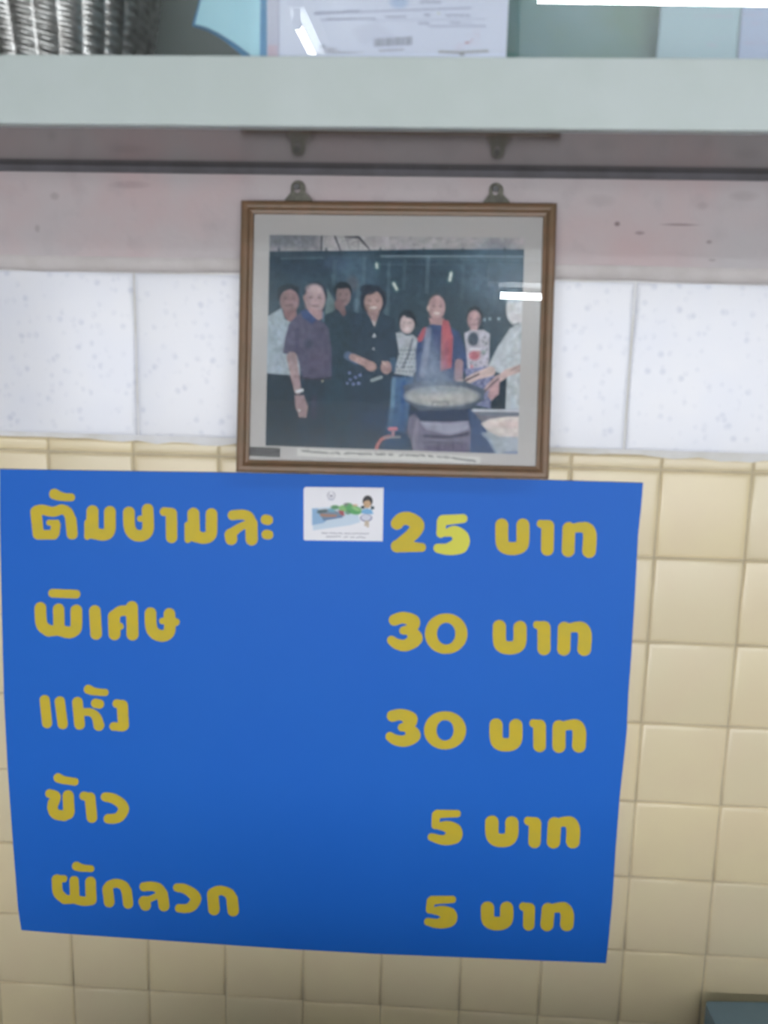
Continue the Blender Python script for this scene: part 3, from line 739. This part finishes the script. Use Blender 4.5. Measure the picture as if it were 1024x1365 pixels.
    k.poly([(393, 527), (405, 527), (411, 543), (408, 555), (400, 555), (394, 544)], C(150, 132, 134), 1.5)
    for x in (399, 403, 407): k.line([(x, 545), (x + .5, 556)], 1.2, C(158, 138, 140), 1)
    k.ell(399, 547, 1.2, 1.6, C(205, 205, 210), 1); k.line([(419, 530), (418, 555)], 3, C(80, 78, 96), 4, .6)
    # fourth, long hair, black clothes
    k.ell(498, 400, 17.5, 20, C(56, 66, 78), 2); face(k, 498, 403, 12, 15, C(172, 148, 144), True)
    k.ell(491, 386, 11, 7, C(56, 66, 78), 2, .9); k.poly([(489, 416), (506, 416), (500, 434)], C(160, 136, 136), 1.5)
    k.poly([(468, 420), (487, 415), (499, 436), (508, 416), (526, 426), (532, 470), (528, 600), (466, 600), (470, 470)], C(62, 78, 92), 2)
    k.poly([(495, 426), (499, 436), (503, 424), (500, 430)], C(190, 180, 180), 1)
    k.poly([(496, 450), (499, 444), (502, 449)], C(190, 198, 205), .8); k.ell(498, 465, 1.3, 1.6, C(180, 190, 200), 1)
    k.line([(464, 474), (476, 480)], 5.5, C(96, 114, 142), 2.5); k.line([(470, 476), (488, 484)], [4.5, 5], C(170, 145, 142), 1.5); k.ell(494, 488, 8, 6.5, C(170, 144, 140), 1.6, 1, .4)
    k.ell(515, 490, 7.5, 8.5, C(166, 142, 140), 1.6); k.line([(510, 482), (514, 486)], 1, C(190, 170, 165), 1); k.line([(524, 480), (526, 492)], 4, C(84, 110, 135), 3, .7)
    for x, y in ((466, 497), (474, 503), (471, 512), (478, 511), (467, 506), (480, 500), (463, 511)): k.ell(x, y, 2.0, 1.8, C(130, 145, 190), 2, .8)
    k.line([(496, 507), (508, 503)], 2.0, C(158, 172, 176), 1.6, .9)
    k.ell(505, 560, 26, 14, C(62, 82, 108), 12, .5); k.ell(528, 520, 6, 16, C(58, 70, 88), 5, .8)
    # fifth, woman in a dotted blouse and jeans
    k.ell(543, 428, 12, 15, C(54, 66, 76), 1.8); face(k, 543, 432, 9.4, 12.6, C(200, 182, 182), True)
    k.poly([(538, 418), (545, 416), (554, 424), (556, 434), (549, 425), (541, 423)], C(56, 66, 76), 1.2)
    k.poly([(528, 444), (536, 443), (542, 448), (550, 446), (562, 456), (560, 484), (550, 502), (526, 498), (532, 470)], C(172, 180, 186), 1.5)
    for i in range(7):
        for j in range(9):
            x = 528 + i * 4.6 + (j % 2) * 2.3; y = 450 + j * 5.6
            if 532 - (y > 480) * 6 < x < 560 - (y > 484) * 8 and (y > 466): k.ell(x, y, 1.0, 1.2, C(84, 96, 108), 1.1, .85)
    k.line([(550, 452), (545, 472), (537, 490)], .9, C(80, 92, 104), 1.2)
    k.poly([(524, 502), (552, 502), (546, 540), (541, 576), (517, 576), (521, 540)], C(82, 110, 142), 2)
    k.line([(525, 506), (523, 540), (519, 572)], 2.6, C(112, 144, 166), 3, .9); k.line([(538, 510), (536, 570)], 2.5, C(62, 92, 140), 4, .8); k.poly([(517, 545), (545, 540), (546, 600), (510, 600)], C(62, 88, 118), 6, .6)
    # sixth, man with a red scarf
    k.ell(582, 408, 12, 17, C(86, 90, 96), 2.5, .8); face(k, 582.5, 410, 11, 16, C(188, 160, 160), True); k.ell(571, 411, 1.8, 3.6, C(190, 170, 165), 1)
    k.poly([(572, 424), (592, 424), (592, 440), (582, 441), (574, 436)], C(172, 144, 144), 2)
    k.poly([(558, 444), (575, 432), (592, 434), (612, 442), (624, 476), (622, 492), (606, 510), (555, 510), (554, 470)], C(70, 88, 122), 2)
    k.line([(567, 440), (560, 452)], 3.5, C(178, 98, 108), 2); k.line([(571, 440), (568, 470), (563, 500)], 4, C(140, 148, 170), 3, .8)
    k.poly([(590, 426), (598, 428), (604, 450), (602, 490), (587, 495), (588, 455)], C(176, 102, 110), 2); k.line([(596, 455), (594, 492)], 1.4, C(160, 92, 112), 2, .7)
    k.poly([(577, 440), (587, 441), (587, 470), (576, 470)], C(64, 78, 118), 2)
    k.line([(612, 484), (611, 505)], 5.5, C(158, 136, 142), 2)
    # seventh, young woman with patterned blouse and checked skirt
    k.ell(633, 421, 11, 13, C(54, 66, 76), 1.8); face(k, 632.5, 426.5, 9, 12.6, C(186, 158, 160)); k.ell(641, 431, 4, 9, C(54, 66, 76), 2.5, .7)
    k.ell(632, 440, 5, 4, C(178, 150, 152), 1.5)
    k.poly([(619, 444), (628, 440), (645, 440), (653, 445), (652, 480), (650, 495), (624, 497), (622, 470)], C(184, 182, 192), 1.5)
    k.ell(631, 452, 7.5, 9.5, C(82, 94, 106), 3); k.poly([(622, 462), (626, 464), (640, 464), (643, 462), (640, 467), (625, 467)], C(205, 205, 210), 1)
    k.ell(632.5, 474, 7.5, 6.5, C(186, 122, 132), 3); k.ell(638, 470, 3, 3, C(186, 140, 140), 1.2, .7)
    for x, y in ((646, 450), (648, 458), (644, 455), (649, 466), (645, 472), (628, 484), (634, 487), (641, 483), (646, 488), (628, 492), (638, 493), (650, 478)): k.ell(x, y, 1.4, 1.4, C(92, 98, 114), 1.3, .7)
    k.ell(629, 489, 2.0, 3, C(196, 120, 125), 1.5, .8); k.ell(645, 469, 3, 3, C(120, 150, 140), 2, .5)
    k.poly([(620, 492), (652, 488), (664, 510), (660, 546), (628, 538)], C(128, 134, 166), 2)
    for i in range(9):
        for j in range(9):
            x = 622 + i * 4.6 + (j % 2) * 2.3; y = 495 + j * 5.2
            if x < 660 and (x > 622 + j * 1.1): k.ell(x, y, 1.2, 1.2, C(76, 88, 116) if (i + j) % 2 else C(168, 172, 190), 1.2, .75)
    # eighth, cook in a pale shirt at the right
    k.poly([(655, 505), (676, 500), (676, 546), (654, 546)], C(52, 66, 76), 1.5)
    k.ell(687, 412, 12, 21, C(210, 212, 214), 2); k.ell(684, 396, 12, 8, C(170, 190, 200), 4, .6); k.poly([(676, 418), (700, 418), (700, 434), (684, 434)], C(208, 208, 208), 2)  # face painted near white, glare put into the ink colour
    k.line([(683, 433), (692, 431)], .9, C(110, 120, 130), 1)
    k.poly([(680, 438), (695, 430), (720, 430), (720, 546), (674, 546), (676, 500), (656, 494), (651, 488), (664, 462)], C(182, 190, 194), 1.6)
    k.line([(688, 445), (689, 530)], 3, C(200, 204, 205), 5, .5); k.ell(684, 540, 3, 14, C(165, 180, 190), 4, .5)
    k.line([(696, 490), (676, 497), (664, 506)], [5, 5, 4], C(194, 172, 168), 1.5); k.line([(664, 504), (652, 515), (641, 527)], [4, 3.5, 1.6], C(184, 160, 158), 1.4)
    k.line([(694, 487), (680, 494)], 1.0, C(140, 118, 115), 1, .7)
    k.poly([(655, 512), (666, 505), (665, 525), (655, 534), (650, 528)], C(180, 150, 152), 1.8)
    k.line([(654, 495), (636, 501), (624, 507)], [6.5, 5, 4.5], C(204, 184, 178), 1.5); k.ell(612, 513, 10, 6, C(208, 188, 180), 1.8, 1, -.4); k.line([(614, 509), (604, 519)], 2, C(205, 186, 180), 1.2)
    k.line([(638, 499), (619, 508)], 1.3, C(92, 84, 92), 1.2); k.line([(664, 505), (650, 518), (641, 528)], 1.0, C(96, 90, 98), 1.2)
    # wok, stove, hose
    k.poly([(537, 514), (560, 508), (620, 508), (648, 520), (644, 534), (620, 546), (592, 552), (560, 548), (542, 535)], C(92, 104, 118), 2.5)
    k.ell(589, 528, 49, 14, C(160, 164, 164), 3); k.ell(592, 530, 40, 8, C(178, 178, 174), 5, .8)
    k.line([(540, 534), (562, 546), (592, 549), (622, 544), (646, 532)], 1.2, C(84, 94, 108), 2, .8)
    k.line([(576.5, 545), (576.5, 536), (597, 535), (597.5, 545)], .6, C(98, 104, 110), 1, .9)
    k.poly([(545, 548), (640, 545), (645, 560), (625, 566), (548, 560)], C(56, 70, 92), 2.5)
    k.poly([(545, 556), (552, 552), (562, 562), (625, 562), (630, 580), (628, 606), (550, 606), (549, 590), (542, 576)], C(116, 114, 132), 2)
    k.poly([(560, 562), (600, 564), (624, 561), (625, 572), (600, 580), (568, 572)], C(158, 160, 178), 2.5, .9); k.line([(556, 560), (552, 590), (556, 604)], 2.5, C(140, 138, 155), 3, .7)
    k.line([(566, 581), (600, 583), (624, 578)], 2.0, C(62, 66, 86), 2.5, .9); k.line([(566, 590), (622, 591)], 1.2, C(80, 78, 100), 2, .8); k.poly([(566, 594), (624, 592), (626, 606), (566, 606)], C(92, 86, 110), 3, .8)
    for x in (585, 604): k.line([(x, 588), (x, 604)], .8, C(70, 70, 90), 1.5, .7)
    k.poly([(624, 545), (634, 546), (650, 575), (664, 606), (626, 606), (628, 575)], C(68, 88, 120), 2)
    k.poly([(628, 545), (700, 546), (700, 556), (656, 560), (648, 572), (640, 560)], C(118, 118, 128), 2)
    k.line([(631, 547), (700, 548)], 1.6, C(192, 198, 205), 1.2); k.line([(640, 552), (700, 552)], 1.2, C(110, 128, 142), 1.6, .8)
    k.poly([(652, 572), (670, 580), (700, 583), (700, 606), (662, 606), (655, 590), (645, 580)], C(168, 178, 186), 2); k.line([(644, 578), (652, 586), (662, 605)], 2, C(150, 165, 185), 2, .7)
    k.poly([(641.5, 565), (652, 559), (675, 555.5), (720, 555), (720, 583), (665, 582), (650, 574)], C(212, 204, 198), 1.5); k.ell(680, 566, 22, 5, C(208, 188, 184), 4, .6)
    k.poly([(672, 602), (700, 600), (700, 608), (668, 608)], C(120, 132, 160), 2, .8)
    k.line([(501, 603), (503, 594), (508, 586), (514, 583), (519, 582)], 2.0, C(180, 122, 122), 1.8); k.line([(513, 583), (533, 582.5)], 1.1, C(150, 150, 155), 1.3); k.line([(519.5, 572), (528, 571.5)], 2.2, C(196, 128, 138), 1.4); k.line([(524, 574), (524, 580)], 1.8, C(175, 140, 150), 1.4)
    # steam
    for x, y, rx, ry, a in ((572, 495, 16, 20, .45), (582, 480, 12, 26, .3), (592, 505, 18, 12, .45), (560, 510, 12, 10, .35), (572, 470, 8, 20, .25), (585, 520, 30, 6, .4)):
        k.ell(x, y, rx, ry, C(150, 164, 182), min(rx, ry) * 1.4, a)
    for sz, am in ((22, .05), (9, .07), (4.5, .08), (2.2, .06)): k.noise(sz, am, .10)
    k.c = np.clip(k.c, .004, 1)
# straight sided print on the mat
q0, q1, q2, q3 = [at_frame(x, y, -.08) for x, y in ((359.5, 313), (699.5, 317), (690, 605.5), (354, 594))]
a0 = (q0[0] + q3[0]) / 2; a1 = (q1[0] + q2[0]) / 2
def quadT(c0, c1, c2, c3, n_):
    c0, c1, c2, c3 = map(np.array, (c0, c1, c2, c3))
    def T(a, b, n):
        p = (np.outer((1 - a) * (1 - b), c0) + np.outer(a * (1 - b), c1) + np.outer(a * b, c2) + np.outer((1 - a) * b, c3))
        return frT(p[:, 0], p[:, 1], n_ + n)
    return T
prism('print_paper', [q0, q1, q2, q3], lambda a, b, n: frU(a, b, n), -.0795, -.0825, mat('photo_paper', (.5, .5, .5), .5), frame)
pr_ = print_grid('photo_print', quadT(q0, q1, q2, q3, -.079), 0, 1, 0, 1, 400, 340, paint_photo, C(70, 84, 96), M_PHOTO, frame)
tag(pr_, 'colour photograph of eight people behind a steaming wok')
# caption strip and small black plate on the mat
q0, q1, q2, q3 = [at_frame(x, y, -.075) for x, y in ((396, 597.5), (641, 608.5), (640, 618), (396, 608))]
def paint_caption(k):
    ln = [(402, 601), (430, 603.5), (470, 604.5), (520, 606), (560, 607.5), (600, 610), (634, 615)]
    X = [p[0] for p in ln]; Yv = [p[1] for p in ln]
    segs = [(402, 432), (434, 438), (441, 445), (447, 452), (459, 475), (477, 494), (500, 514), (518, 524), (532, 538), (541, 567), (571, 577), (583, 588), (591, 598), (602, 634)]
    for s0, s1 in segs:
        x = s0
        while x < s1:
            y = np.interp(x, X, Yv); k.line([(x, y + rng.uniform(-1.2, 1.2)), (x + 1.2, y + rng.uniform(-1.4, 1.4))], .55, lin(45, 46, 52), .7, 1); x += rng.uniform(1.0, 1.9)
prism('caption_strip', [q0, q1, q2, q3], lambda a, b, n: frU(a, b, n), -.0765, -.0785, mat('caption_paper', (.66, .66, .62), .6), frame)
cp = print_grid('caption_print', quadT(q0, q1, q2, q3, -.076), .005, .995, .03, .97, 460, 44, paint_caption, (.66, .66, .62), M_INK, frame)
tag(cp, 'white paper strip with a handwritten caption')
q0, q1, q2, q3 = [at_frame(x, y, -.075) for x, y in ((333, 595.5), (373.5, 597.5), (373, 609.5), (332.5, 607.5))]
npl = prism('name_plate', [q0, q1, q2, q3], lambda a, b, n: frU(a, b, n), -.072, -.082, M_BLACKPL, frame); tag(npl, 'small black plate in the lower left corner')
def paint_plate(k):
    for x0, x1, y in ((340, 366, 599.5), (336, 371, 604.8)):
        x = x0
        while x < x1: k.line([(x, y + .03 * (x - 340) + rng.uniform(-1, 1)), (x + 1.0, y + .03 * (x - 340) + rng.uniform(-1, 1))], .45, lin(125, 125, 125), .8, .8); x += 1.9
print_grid('plate_print', quadT(q0, q1, q2, q3, -.0715), .03, .97, .06, .94, 90, 28, paint_plate, (.018, .018, .019), M_INK, npl)

# hangers: humped brass plates with an eye, hung on nails
for hx, hy0, w_ in ((397.5, 241, 1), (661.5, 244, 1)):
    base_y = 268 + (hx - 320) * .0105
    A = [([13, 11, 9], [(0, base_y - hy0), (0, 18), (0, 13)]), ([4, 3], [(-13, base_y - hy0), (-8, 18)]), ([4, 3], [(15, base_y - hy0), (9, 18)]), (9.5, [(0, 11), (0, 24)])]
    def fn(X, Y, A=A): return np.maximum(sdf_strokes([(9.6, [(0, 9.6), (0, 30)]), ([4.5, 2], [(-13, 27), (-8, 17)]), ([4.5, 2], [(14, 27), (8, 17)])], X, Y), -sdf_strokes([(3.6, [(-1, 10), (-1, 13)])], X, Y))
    nb = -.10
    for outer, holes in contours(fn, -24, 24, -6, 46, .8):
        f = lambda l: [at_frame(hx + u, hy0 + v, nb) for u, v in l]
        prism('hanger', f(outer), lambda a, b, n: frU(a, b, n), nb + .012, nb, M_HANG, frame, [f(h) for h in holes])
    a_, b_ = at_frame(hx - 1, hy0 + 8.5, nb); p_ = fr(a_, b_, nb)
    nail = cyl('nail', U(p_[0], p_[1], p_[2] - .045), U(p_[0], p_[1], 0.0), .022 * S, M_NAIL, wall)
    cyl('nail_head', U(p_[0], p_[1], p_[2] - .06), U(p_[0], p_[1], p_[2] - .04), .032 * S, M_NAIL, nail)

# ------------------------------------------------------------------ glass-fronted wall cabinet
HU = -3.15; ZF = -2.55
CX0, CX1, CTOP = -10.2, 4.2, -9.2
cab = thing('glass_cabinet', U(-3, HU, 0), 'white glass-fronted wall cabinet with glossy brown underside above the framed photograph', 'cabinet')
box('bottom_rail', CX0, CX1, -3.686, HU + .004, ZF, ZF + .17, M_CAB, cab, bevel=.012)
box('top_rail', CX0, CX1, CTOP, CTOP + .5, ZF, ZF + .17, M_CAB, cab, bevel=.012)
for x0 in (CX0, CX1 - .45): box('stile', x0, x0 + .45, CTOP + .5, -3.686, ZF, ZF + .17, M_CAB, cab, bevel=.012)
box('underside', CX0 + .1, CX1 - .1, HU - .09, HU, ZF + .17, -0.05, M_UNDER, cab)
box('inner_floor', CX0 + .1, CX1 - .1, HU - .16, HU - .09, ZF + .17, -0.05, M_CABIN, cab)
box('top_board', CX0, CX1, CTOP - .12, CTOP, ZF, -0.05, M_CAB, cab)
for x0 in (CX0, CX1 - .1): box('side_board', x0, x0 + .1, CTOP, HU, ZF + .17, -0.05, M_CAB, cab)
box('back_board', CX0 + .1, CX1 - .1, CTOP, HU - .16, -.14, -0.05, M_CABIN, cab)
def pane(x0, x1, z, yaw, yb):
    q = lambda a, b, n: U(x0 + a * math.cos(yaw), b, z - a * math.sin(yaw) + n)
    L = x1 - x0
    return prism('glass_door', [(0, CTOP + .45), (L, CTOP + .45), (L, yb), (0, yb)], lambda a, b, n: q(a, b, n), 0, .02, M_GLASS, cab)
pane(CX0 + .42, -5.51, -2.475, 0.0, -3.64)
pane(-5.5, -1.95, -2.475, 0.068, -3.692)      # middle door stands a finger's width ajar
pane(-1.93, CX1 - .42, -2.475, 0.0, -3.64)
INF = HU - .16      # inner floor level

# ---- what stands behind the glass
# silver ribbed bowl
bowl_c = at(84, 30, -1.05); BXc, BZc = bowl_c[0] - .01, -1.27
na, nz_ = 336, 190
V = []; Fc = []
H0, H1 = INF, INF - 1.9
for j in range(nz_):
    t = j / (nz_ - 1); Yv = H0 + (H1 - H0) * t
    if t < .08: R0 = .80 + .05 * math.cos(t / .08 * math.pi)
    else: R0 = .755 + .30 * ((t - .08) / .92) ** .75
    for i in range(na):
        th = 2 * math.pi * i / na
        rib = abs(math.sin(th * 14 + t * 1.0)) ** .8
        bead = .5 + .5 * math.cos(t * 2 * math.pi * 24 + th * 14 * 2 * .55)
        R_ = R0 * (1 + .022 * rib + .022 * bead * rib) if .08 < t < .95 else R0
        V.append(U(BXc + R_ * math.cos(th), Yv, BZc + R_ * math.sin(th)))
for j in range(nz_ - 1):
    for i in range(na):
        Fc.append((j * na + i, j * na + (i + 1) % na, (j + 1) * na + (i + 1) % na, (j + 1) * na + i))
Fc.append(tuple(range(na)))
bowl = fixn(mesh('silver_bowl', V, Fc, M_SILVER, None, smooth=True, origin=U(BXc, INF, BZc)))
tag(bowl, 'embossed silver bowl with beaded ribs behind the cabinet glass, at left', 'bowl')

def sheet(name, pxs, z, thick, m, label, cat, parent=None):
    pts = [tuple(at(x, y, z)[:2]) for x, y in pxs]
    pts = [(x, min(y, INF)) for x, y in pts]
    o = prism(name, pts, U, z, z + thick, m, parent)
    if parent is None: tag(o, label, cat)
    return o
TOPY = -90
M_BLUEP = mat('pale_blue_card', lin(190, 242, 255), .5, noise=(20, lin(180, 236, 252), .6))
M_BLUED = mat('blue_spine', lin(85, 150, 195), .5)
# blue booklet: leaning cover whose lower edge sweeps up to the left
bk = thing('blue_booklet', U(-4.6, INF, -1.9), 'pale blue booklet leaning beside the silver bowl behind the glass', 'booklet')
def curved(name, lo, up, zfun, thick, m, parent):
    """sheet between a lower and an upper pixel curve, with depth by zfun(t)"""
    V = []; Fc = []; n_ = len(lo)
    for i, ((x0, y0), (x1, y1)) in enumerate(zip(lo, up)):
        t = i / (n_ - 1); z = zfun(t)
        for j in range(9):
            s_ = j / 8; p = at(x0 + (x1 - x0) * s_, y0 + (y1 - y0) * s_, z); p[1] = min(p[1], INF)
            V.append(U(*p))
        for j in range(9):
            s_ = j / 8; p = at(x0 + (x1 - x0) * s_, y0 + (y1 - y0) * s_, z); p[1] = min(p[1], INF)
            V.append(U(p[0], p[1], p[2] + thick))
    for i in range(n_ - 1):
        for j in range(8):
            a = i * 18 + j; b = (i + 1) * 18 + j
            Fc.append((a, a + 1, b + 1, b)); Fc.append((a + 9, b + 9, b + 10, a + 10))
        a = i * 18; b = (i + 1) * 18
        Fc.append((a, b, b + 9, a + 9)); Fc.append((a + 8, a + 17, b + 17, b + 8))
    Fc.append(tuple(range(0, 9)) + tuple(range(17, 8, -1)))
    k_ = (n_ - 1) * 18; Fc.append(tuple(k_ + q for q in range(0, 9)) + tuple(k_ + q for q in range(17, 8, -1)))
    return fixn(mesh(name, V, Fc, m, parent))
curved('cover', [(260, 32), (275, 36), (290, 43), (305, 52), (320, 62), (333, 72), (346, 90)], [(285, -70), (293, -70), (302, -70), (313, -70), (325, -70), (337, -70), (348, -70)],
       lambda t: -2.08 + .25 * (1 - t) ** 1.4, .03, M_BLUEP, bk)
curved('rear_cover', [(256, 34), (275, 40), (290, 48), (303, 57), (316, 68), (330, 80), (345, 92)], [(285, -68), (293, -68), (302, -68), (313, -68), (325, -68), (337, -68), (348, -68)],
       lambda t: -2.02 + .28 * (1 - t) ** 1.4, .04, M_BLUED, bk)
sheet('spine', [(345, -70), (357, -70), (357, 95), (345, 95)], -2.075, .09, M_BLUED, '', '', bk)

# printed form with a bar code
zd = -2.11
dq = [at(x, y, zd) for x, y in ((356, -110), (677, -106), (677.5, 130), (356, 130))]
form_top = dq[0][1]
xl, xr = dq[0][0] * .5 + dq[3][0] * .5, (dq[1][0] + dq[2][0]) / 2
xl = at(356, 40, zd)[0]; xr = at(676.5, 40, zd)[0]
form = thing('printed_form', U((xl + xr) / 2, INF, zd), 'white printed form with a bar code standing behind the cabinet glass', 'document')
PW = (0.70, 0.77, 0.92)
def scrib(k, x0, x1, y, h=1.6, r=.65, col=None, slope=0.0, a=.85):
    x = x0
    while x < x1:
        k.line([(x, y + slope * (x - x0) + rng.uniform(-h, h) * .6), (x + 1.1, y + slope * (x - x0) + rng.uniform(-h, h) * .6)], r, col or lin(112, 122, 160), .9, a)
        x += rng.uniform(1.3, 2.4)
def paint_form(k):
    k.poly([(345, -150), (372, -150), (372, 200), (345, 200)], (0.52, 0.55, 0.68), 1.5, .8); k.line([(372, -60), (372, 80)], .5, lin(120, 130, 165), .9, .8)
    k.poly([(356, 60), (370, 60), (370, 80), (356, 80)], (0.62, 0.42, 0.50), 5, .6)
    LN = lin(128, 136, 172)
    k.line([(418, 19), (500, 15), (628, 10.5)], .6, LN, .9); k.line([(428, 27), (484, 25)], .7, LN, 1.2, .8)
    k.line([(497, 27.5), (650, 25)], .4, LN, .8, .6); k.line([(572, 35), (648, 34.8)], .6, LN, .9, .9)
    scrib(k, 420, 480, 17, slope=-.05); scrib(k, 560, 588, 3); scrib(k, 594, 626, 20.3, 1.2); scrib(k, 566, 574, 20, 2.2); scrib(k, 583, 587, 18, 1.5, col=lin(200, 205, 170)); scrib(k, 514, 542, 22.5, 1.2)
    scrib(k, 558, 572, 31.5, 2); scrib(k, 600, 612, 30.5, 2, .6); scrib(k, 612, 630, 30.8, .8, .3); scrib(k, 436, 476, 25, .8); scrib(k, 480, 500, 25, .8)
    k.ell(532, 3, 12, 8, lin(150, 185, 225), 5, .6); k.ell(465, -8, 40, 6, (0.55, 0.60, 0.75), 6, .5)
    for i, y in enumerate((-14, -24, -34, -48, -60, -72)): scrib(k, 420 + (i % 3) * 16, 620 - (i % 2) * 40, y, 1.6, .5)
    k.poly([(378, -90), (410, -90), (410, -50), (378, -50)], lin(140, 160, 205), 2, .5)
    x = 499.5; i = 0
    while x < 549:
        w_ = (1.1, .6, .9, 1.5, .7, 1.2, .6)[i % 7]; yy = 51.5 - (x - 499) * .05
        k.line([(x, yy), (x, yy + 10.5)], w_ * .5, lin(70, 75, 100), .7, .95); x += w_ + (1.0, .7, 1.3, .8, .9)[i % 5]; i += 1
    k.line([(506, 67.5), (538, 66)], .8, lin(120, 115, 120), 1.6, .8)
    k.line([(586, 69), (612, 70), (650, 68)], 1.6, lin(132, 130, 120), 3, .75); k.ell(616, 72.5, 3.5, 1.4, lin(90, 88, 80), 1.4, .8)
    for _ in range(26):
        x = rng.uniform(605, 640); y = rng.uniform(40, 66); k.line([(x, y), (x + rng.uniform(-3, 3), y + rng.uniform(-3, 3))], .5, lin(205, 165, 180), 1.3, .5)
    k.ell(623, 57, 3.5, 1.6, lin(185, 110, 130), 1.5, .7); k.ell(440, 66, 10, 3, lin(150, 152, 165), 3, .5); k.ell(430, 62, 5, 3, lin(125, 140, 160), 2, .5); k.ell(452, 70, 30, 1.5, lin(140, 140, 150), 2, .5)
    k.poly([(500, 28), (530, 48), (480, 60), (470, 40)], (0.55, 0.60, 0.74), 6, .4)
box('sheet', xl, xr, form_top, INF, zd, zd + .012, mat('form_paper', PW, .6), form)
print_grid('sheet_print', plane_T(zd - .002), xl + .004, xr - .004, form_top + .01, -3.66, 440, 300, paint_form, PW, M_INK, form)

# green folder and two pale sheets with curling feet
M_GREEN = mat('green_folder_card', lin(98, 130, 118), .6, noise=(12, lin(108, 142, 148), .8), spec=.2)
g0, g1 = at(650, 40, -1.75)[0], at(905, 40, -1.75)[0]
gf = box('green_folder', g0, g1, INF - 2.2, INF, -1.78, -1.66, M_GREEN, None, bevel=.01, origin=U((g0 + g1) / 2, INF, -1.7)); tag(gf, 'green card folder standing between the white form and pale sheets', 'folder')
# pale sheet whose lower part curls back
def curl_sheet(name, x0, x1, label, lift, col, lines, z=-2.12, wob=0):
    a, b = at(x0, 40, z)[0], at(x1, 40, z)[0]; top = INF - 2.0
    na_, nb_ = max(24, int((b - a) * 40)), 60
    def T(A, B, n):
        X = a + (b - a) * A; Y = top + (INF - top) * B
        low = np.clip((B - .55) / .45, 0, 1)
        Z = z + .03 + low ** 2 * lift * (1 - A if wob == 0 else A) + .012 * np.sin(A * 5 + B * 3)
        return np.stack([X, Y, Z - n], 1)
    def paint(k):
        for (lx0, lx1, ly, sl) in lines: scrib(k, lx0, lx1, ly, 1.6, .5, lin(165, 150, 175), sl, .55)
    o = print_grid(name, T, 0, 1, 0, 1, na_, 120, paint, col, M_INK)
    md = o.modifiers.new('thickness', 'SOLIDIFY'); md.thickness = .0006; md.offset = 0
    tag(o, label, 'paper'); return o
curl_sheet('paper_sheet', 880, 987, 'pale blue-grey sheet with faint lines right of the green folder', .35, lin(152, 182, 190), [(950, 984, 50, 0), (945, 984, 60, -.03), (930, 985, 35, 0), (925, 975, 22, 0)])
curl_sheet('paper_sheet', 988.5, 1085, 'lilac-white sheet at the right end behind the cabinet glass', .3, lin(158, 176, 204), [(992, 1024, 50, 0), (992, 1022, 58, 0), (992, 1030, 32, 0), (992, 1040, 20, 0)], wob=1)

# ------------------------------------------------------------------ blue-grey counter at the lower right
TY = 6.45
def invY(px, py, Y):
    d = ray(px, py); t = (Y - CAM[1]) / d[1]; return CAM + t * d
c0 = invY(939.5, 1334.5, TY); c1 = invY(948, 1366, TY); c2 = invY(1024, 1336, TY)
ex = (c2 - c0); ex[1] = 0; ex /= np.linalg.norm(ex); ez = np.array([ex[2], 0, -ex[0]])
if ez[2] > 0: ez = -ez
tb = thing('side_table', U(c0[0] + ex[0] * 1.35, FLOOR_Y, c0[2] + ez[2] * 1.8), 'blue-grey laminate table corner below the tiles at lower right', 'table')
def TT(a, b, n): 
    p = c0 + ex * a + ez * b; return U(p[0], TY + n, p[2])
def rr(a0, a1, b0, b1, r):
    out = []
    for cx_, cy_, t0 in ((a1 - r, b1 - r, 0), (a0 + r, b1 - r, 90), (a0 + r, b0 + r, 180), (a1 - r, b0 + r, 270)):
        for q_ in range(6): t = math.radians(t0 + q_ * 18); out.append((cx_ + r * math.cos(t), cy_ + r * math.sin(t)))
    return out
prism('table_top', rr(0, 2.7, 0, 3.6, .06), TT, 0, .28, M_TABLE, tb)
prism('apron', [(.2, .2), (2.5, .2), (2.5, 3.4), (.2, 3.4)], TT, .28, .9, M_TABLEG, tb)
for a_, b_ in ((.4, .4), (2.3, .4), (2.3, 3.2), (.4, 3.2)):
    cyl('leg', TT(a_, b_, .9), TT(a_, b_, FLOOR_Y - TY), .17 * S, M_TABLEG, tb, r2=.12 * S)

# ------------------------------------------------------------------ ceiling lamps (their images show in the panes)
def lamp(p, q, label):
    p, q = np.array(p), np.array(q); m = (p + q) / 2
    d = (q - p) / np.linalg.norm(q - p)
    th = thing('fluorescent_lamp', U(*m), label, 'lamp', None)
    cyl('tube', U(*(p + d * .2)), U(*(q - d * .2)), .12 * S, em, th)
    for e, s_ in ((p, 1), (q, -1)):
        cyl('end_cap', U(*e), U(*(e + d * .2 * s_)), .135 * S, M_METALCAP, th)
        s0 = e + d * .1 * s_
        cyl('holder', U(s0[0], s0[1], s0[2]), U(s0[0], s0[1] - .5, s0[2]), .1 * S, M_TUBEFIX, th)
    sd = np.cross(d, [0, 1, 0]); V = []
    for e in (p - d * .2, q + d * .2):
        for a_, y_ in ((-.25, -.38), (.25, -.38), (.25, CEIL_Y - e[1]), (-.25, CEIL_Y - e[1])):
            V.append(U(*(e + sd * a_ + np.array([0, y_, 0]))))
    fixn(mesh('housing', V, [(0, 1, 2, 3), (7, 6, 5, 4), (0, 4, 5, 1), (1, 5, 6, 2), (2, 6, 7, 3), (3, 7, 4, 0)], M_TUBEFIX, th))
LY = -9.67
lamp((-.66, LY, -21.65), (10.5, LY, -22.16), 'lit fluorescent ceiling lamp parallel to the tiled wall')
LC = np.array((-10.05, LY, -24.08)); LD = np.array((-.145, 0, -.989)); LD /= np.linalg.norm(LD)
lamp(LC - LD * .6, LC + LD * 5.0, 'lit fluorescent ceiling lamp at right angles to the tiled wall')

for o in bpy.data.objects:
    if '_org' in o: del o['_org']
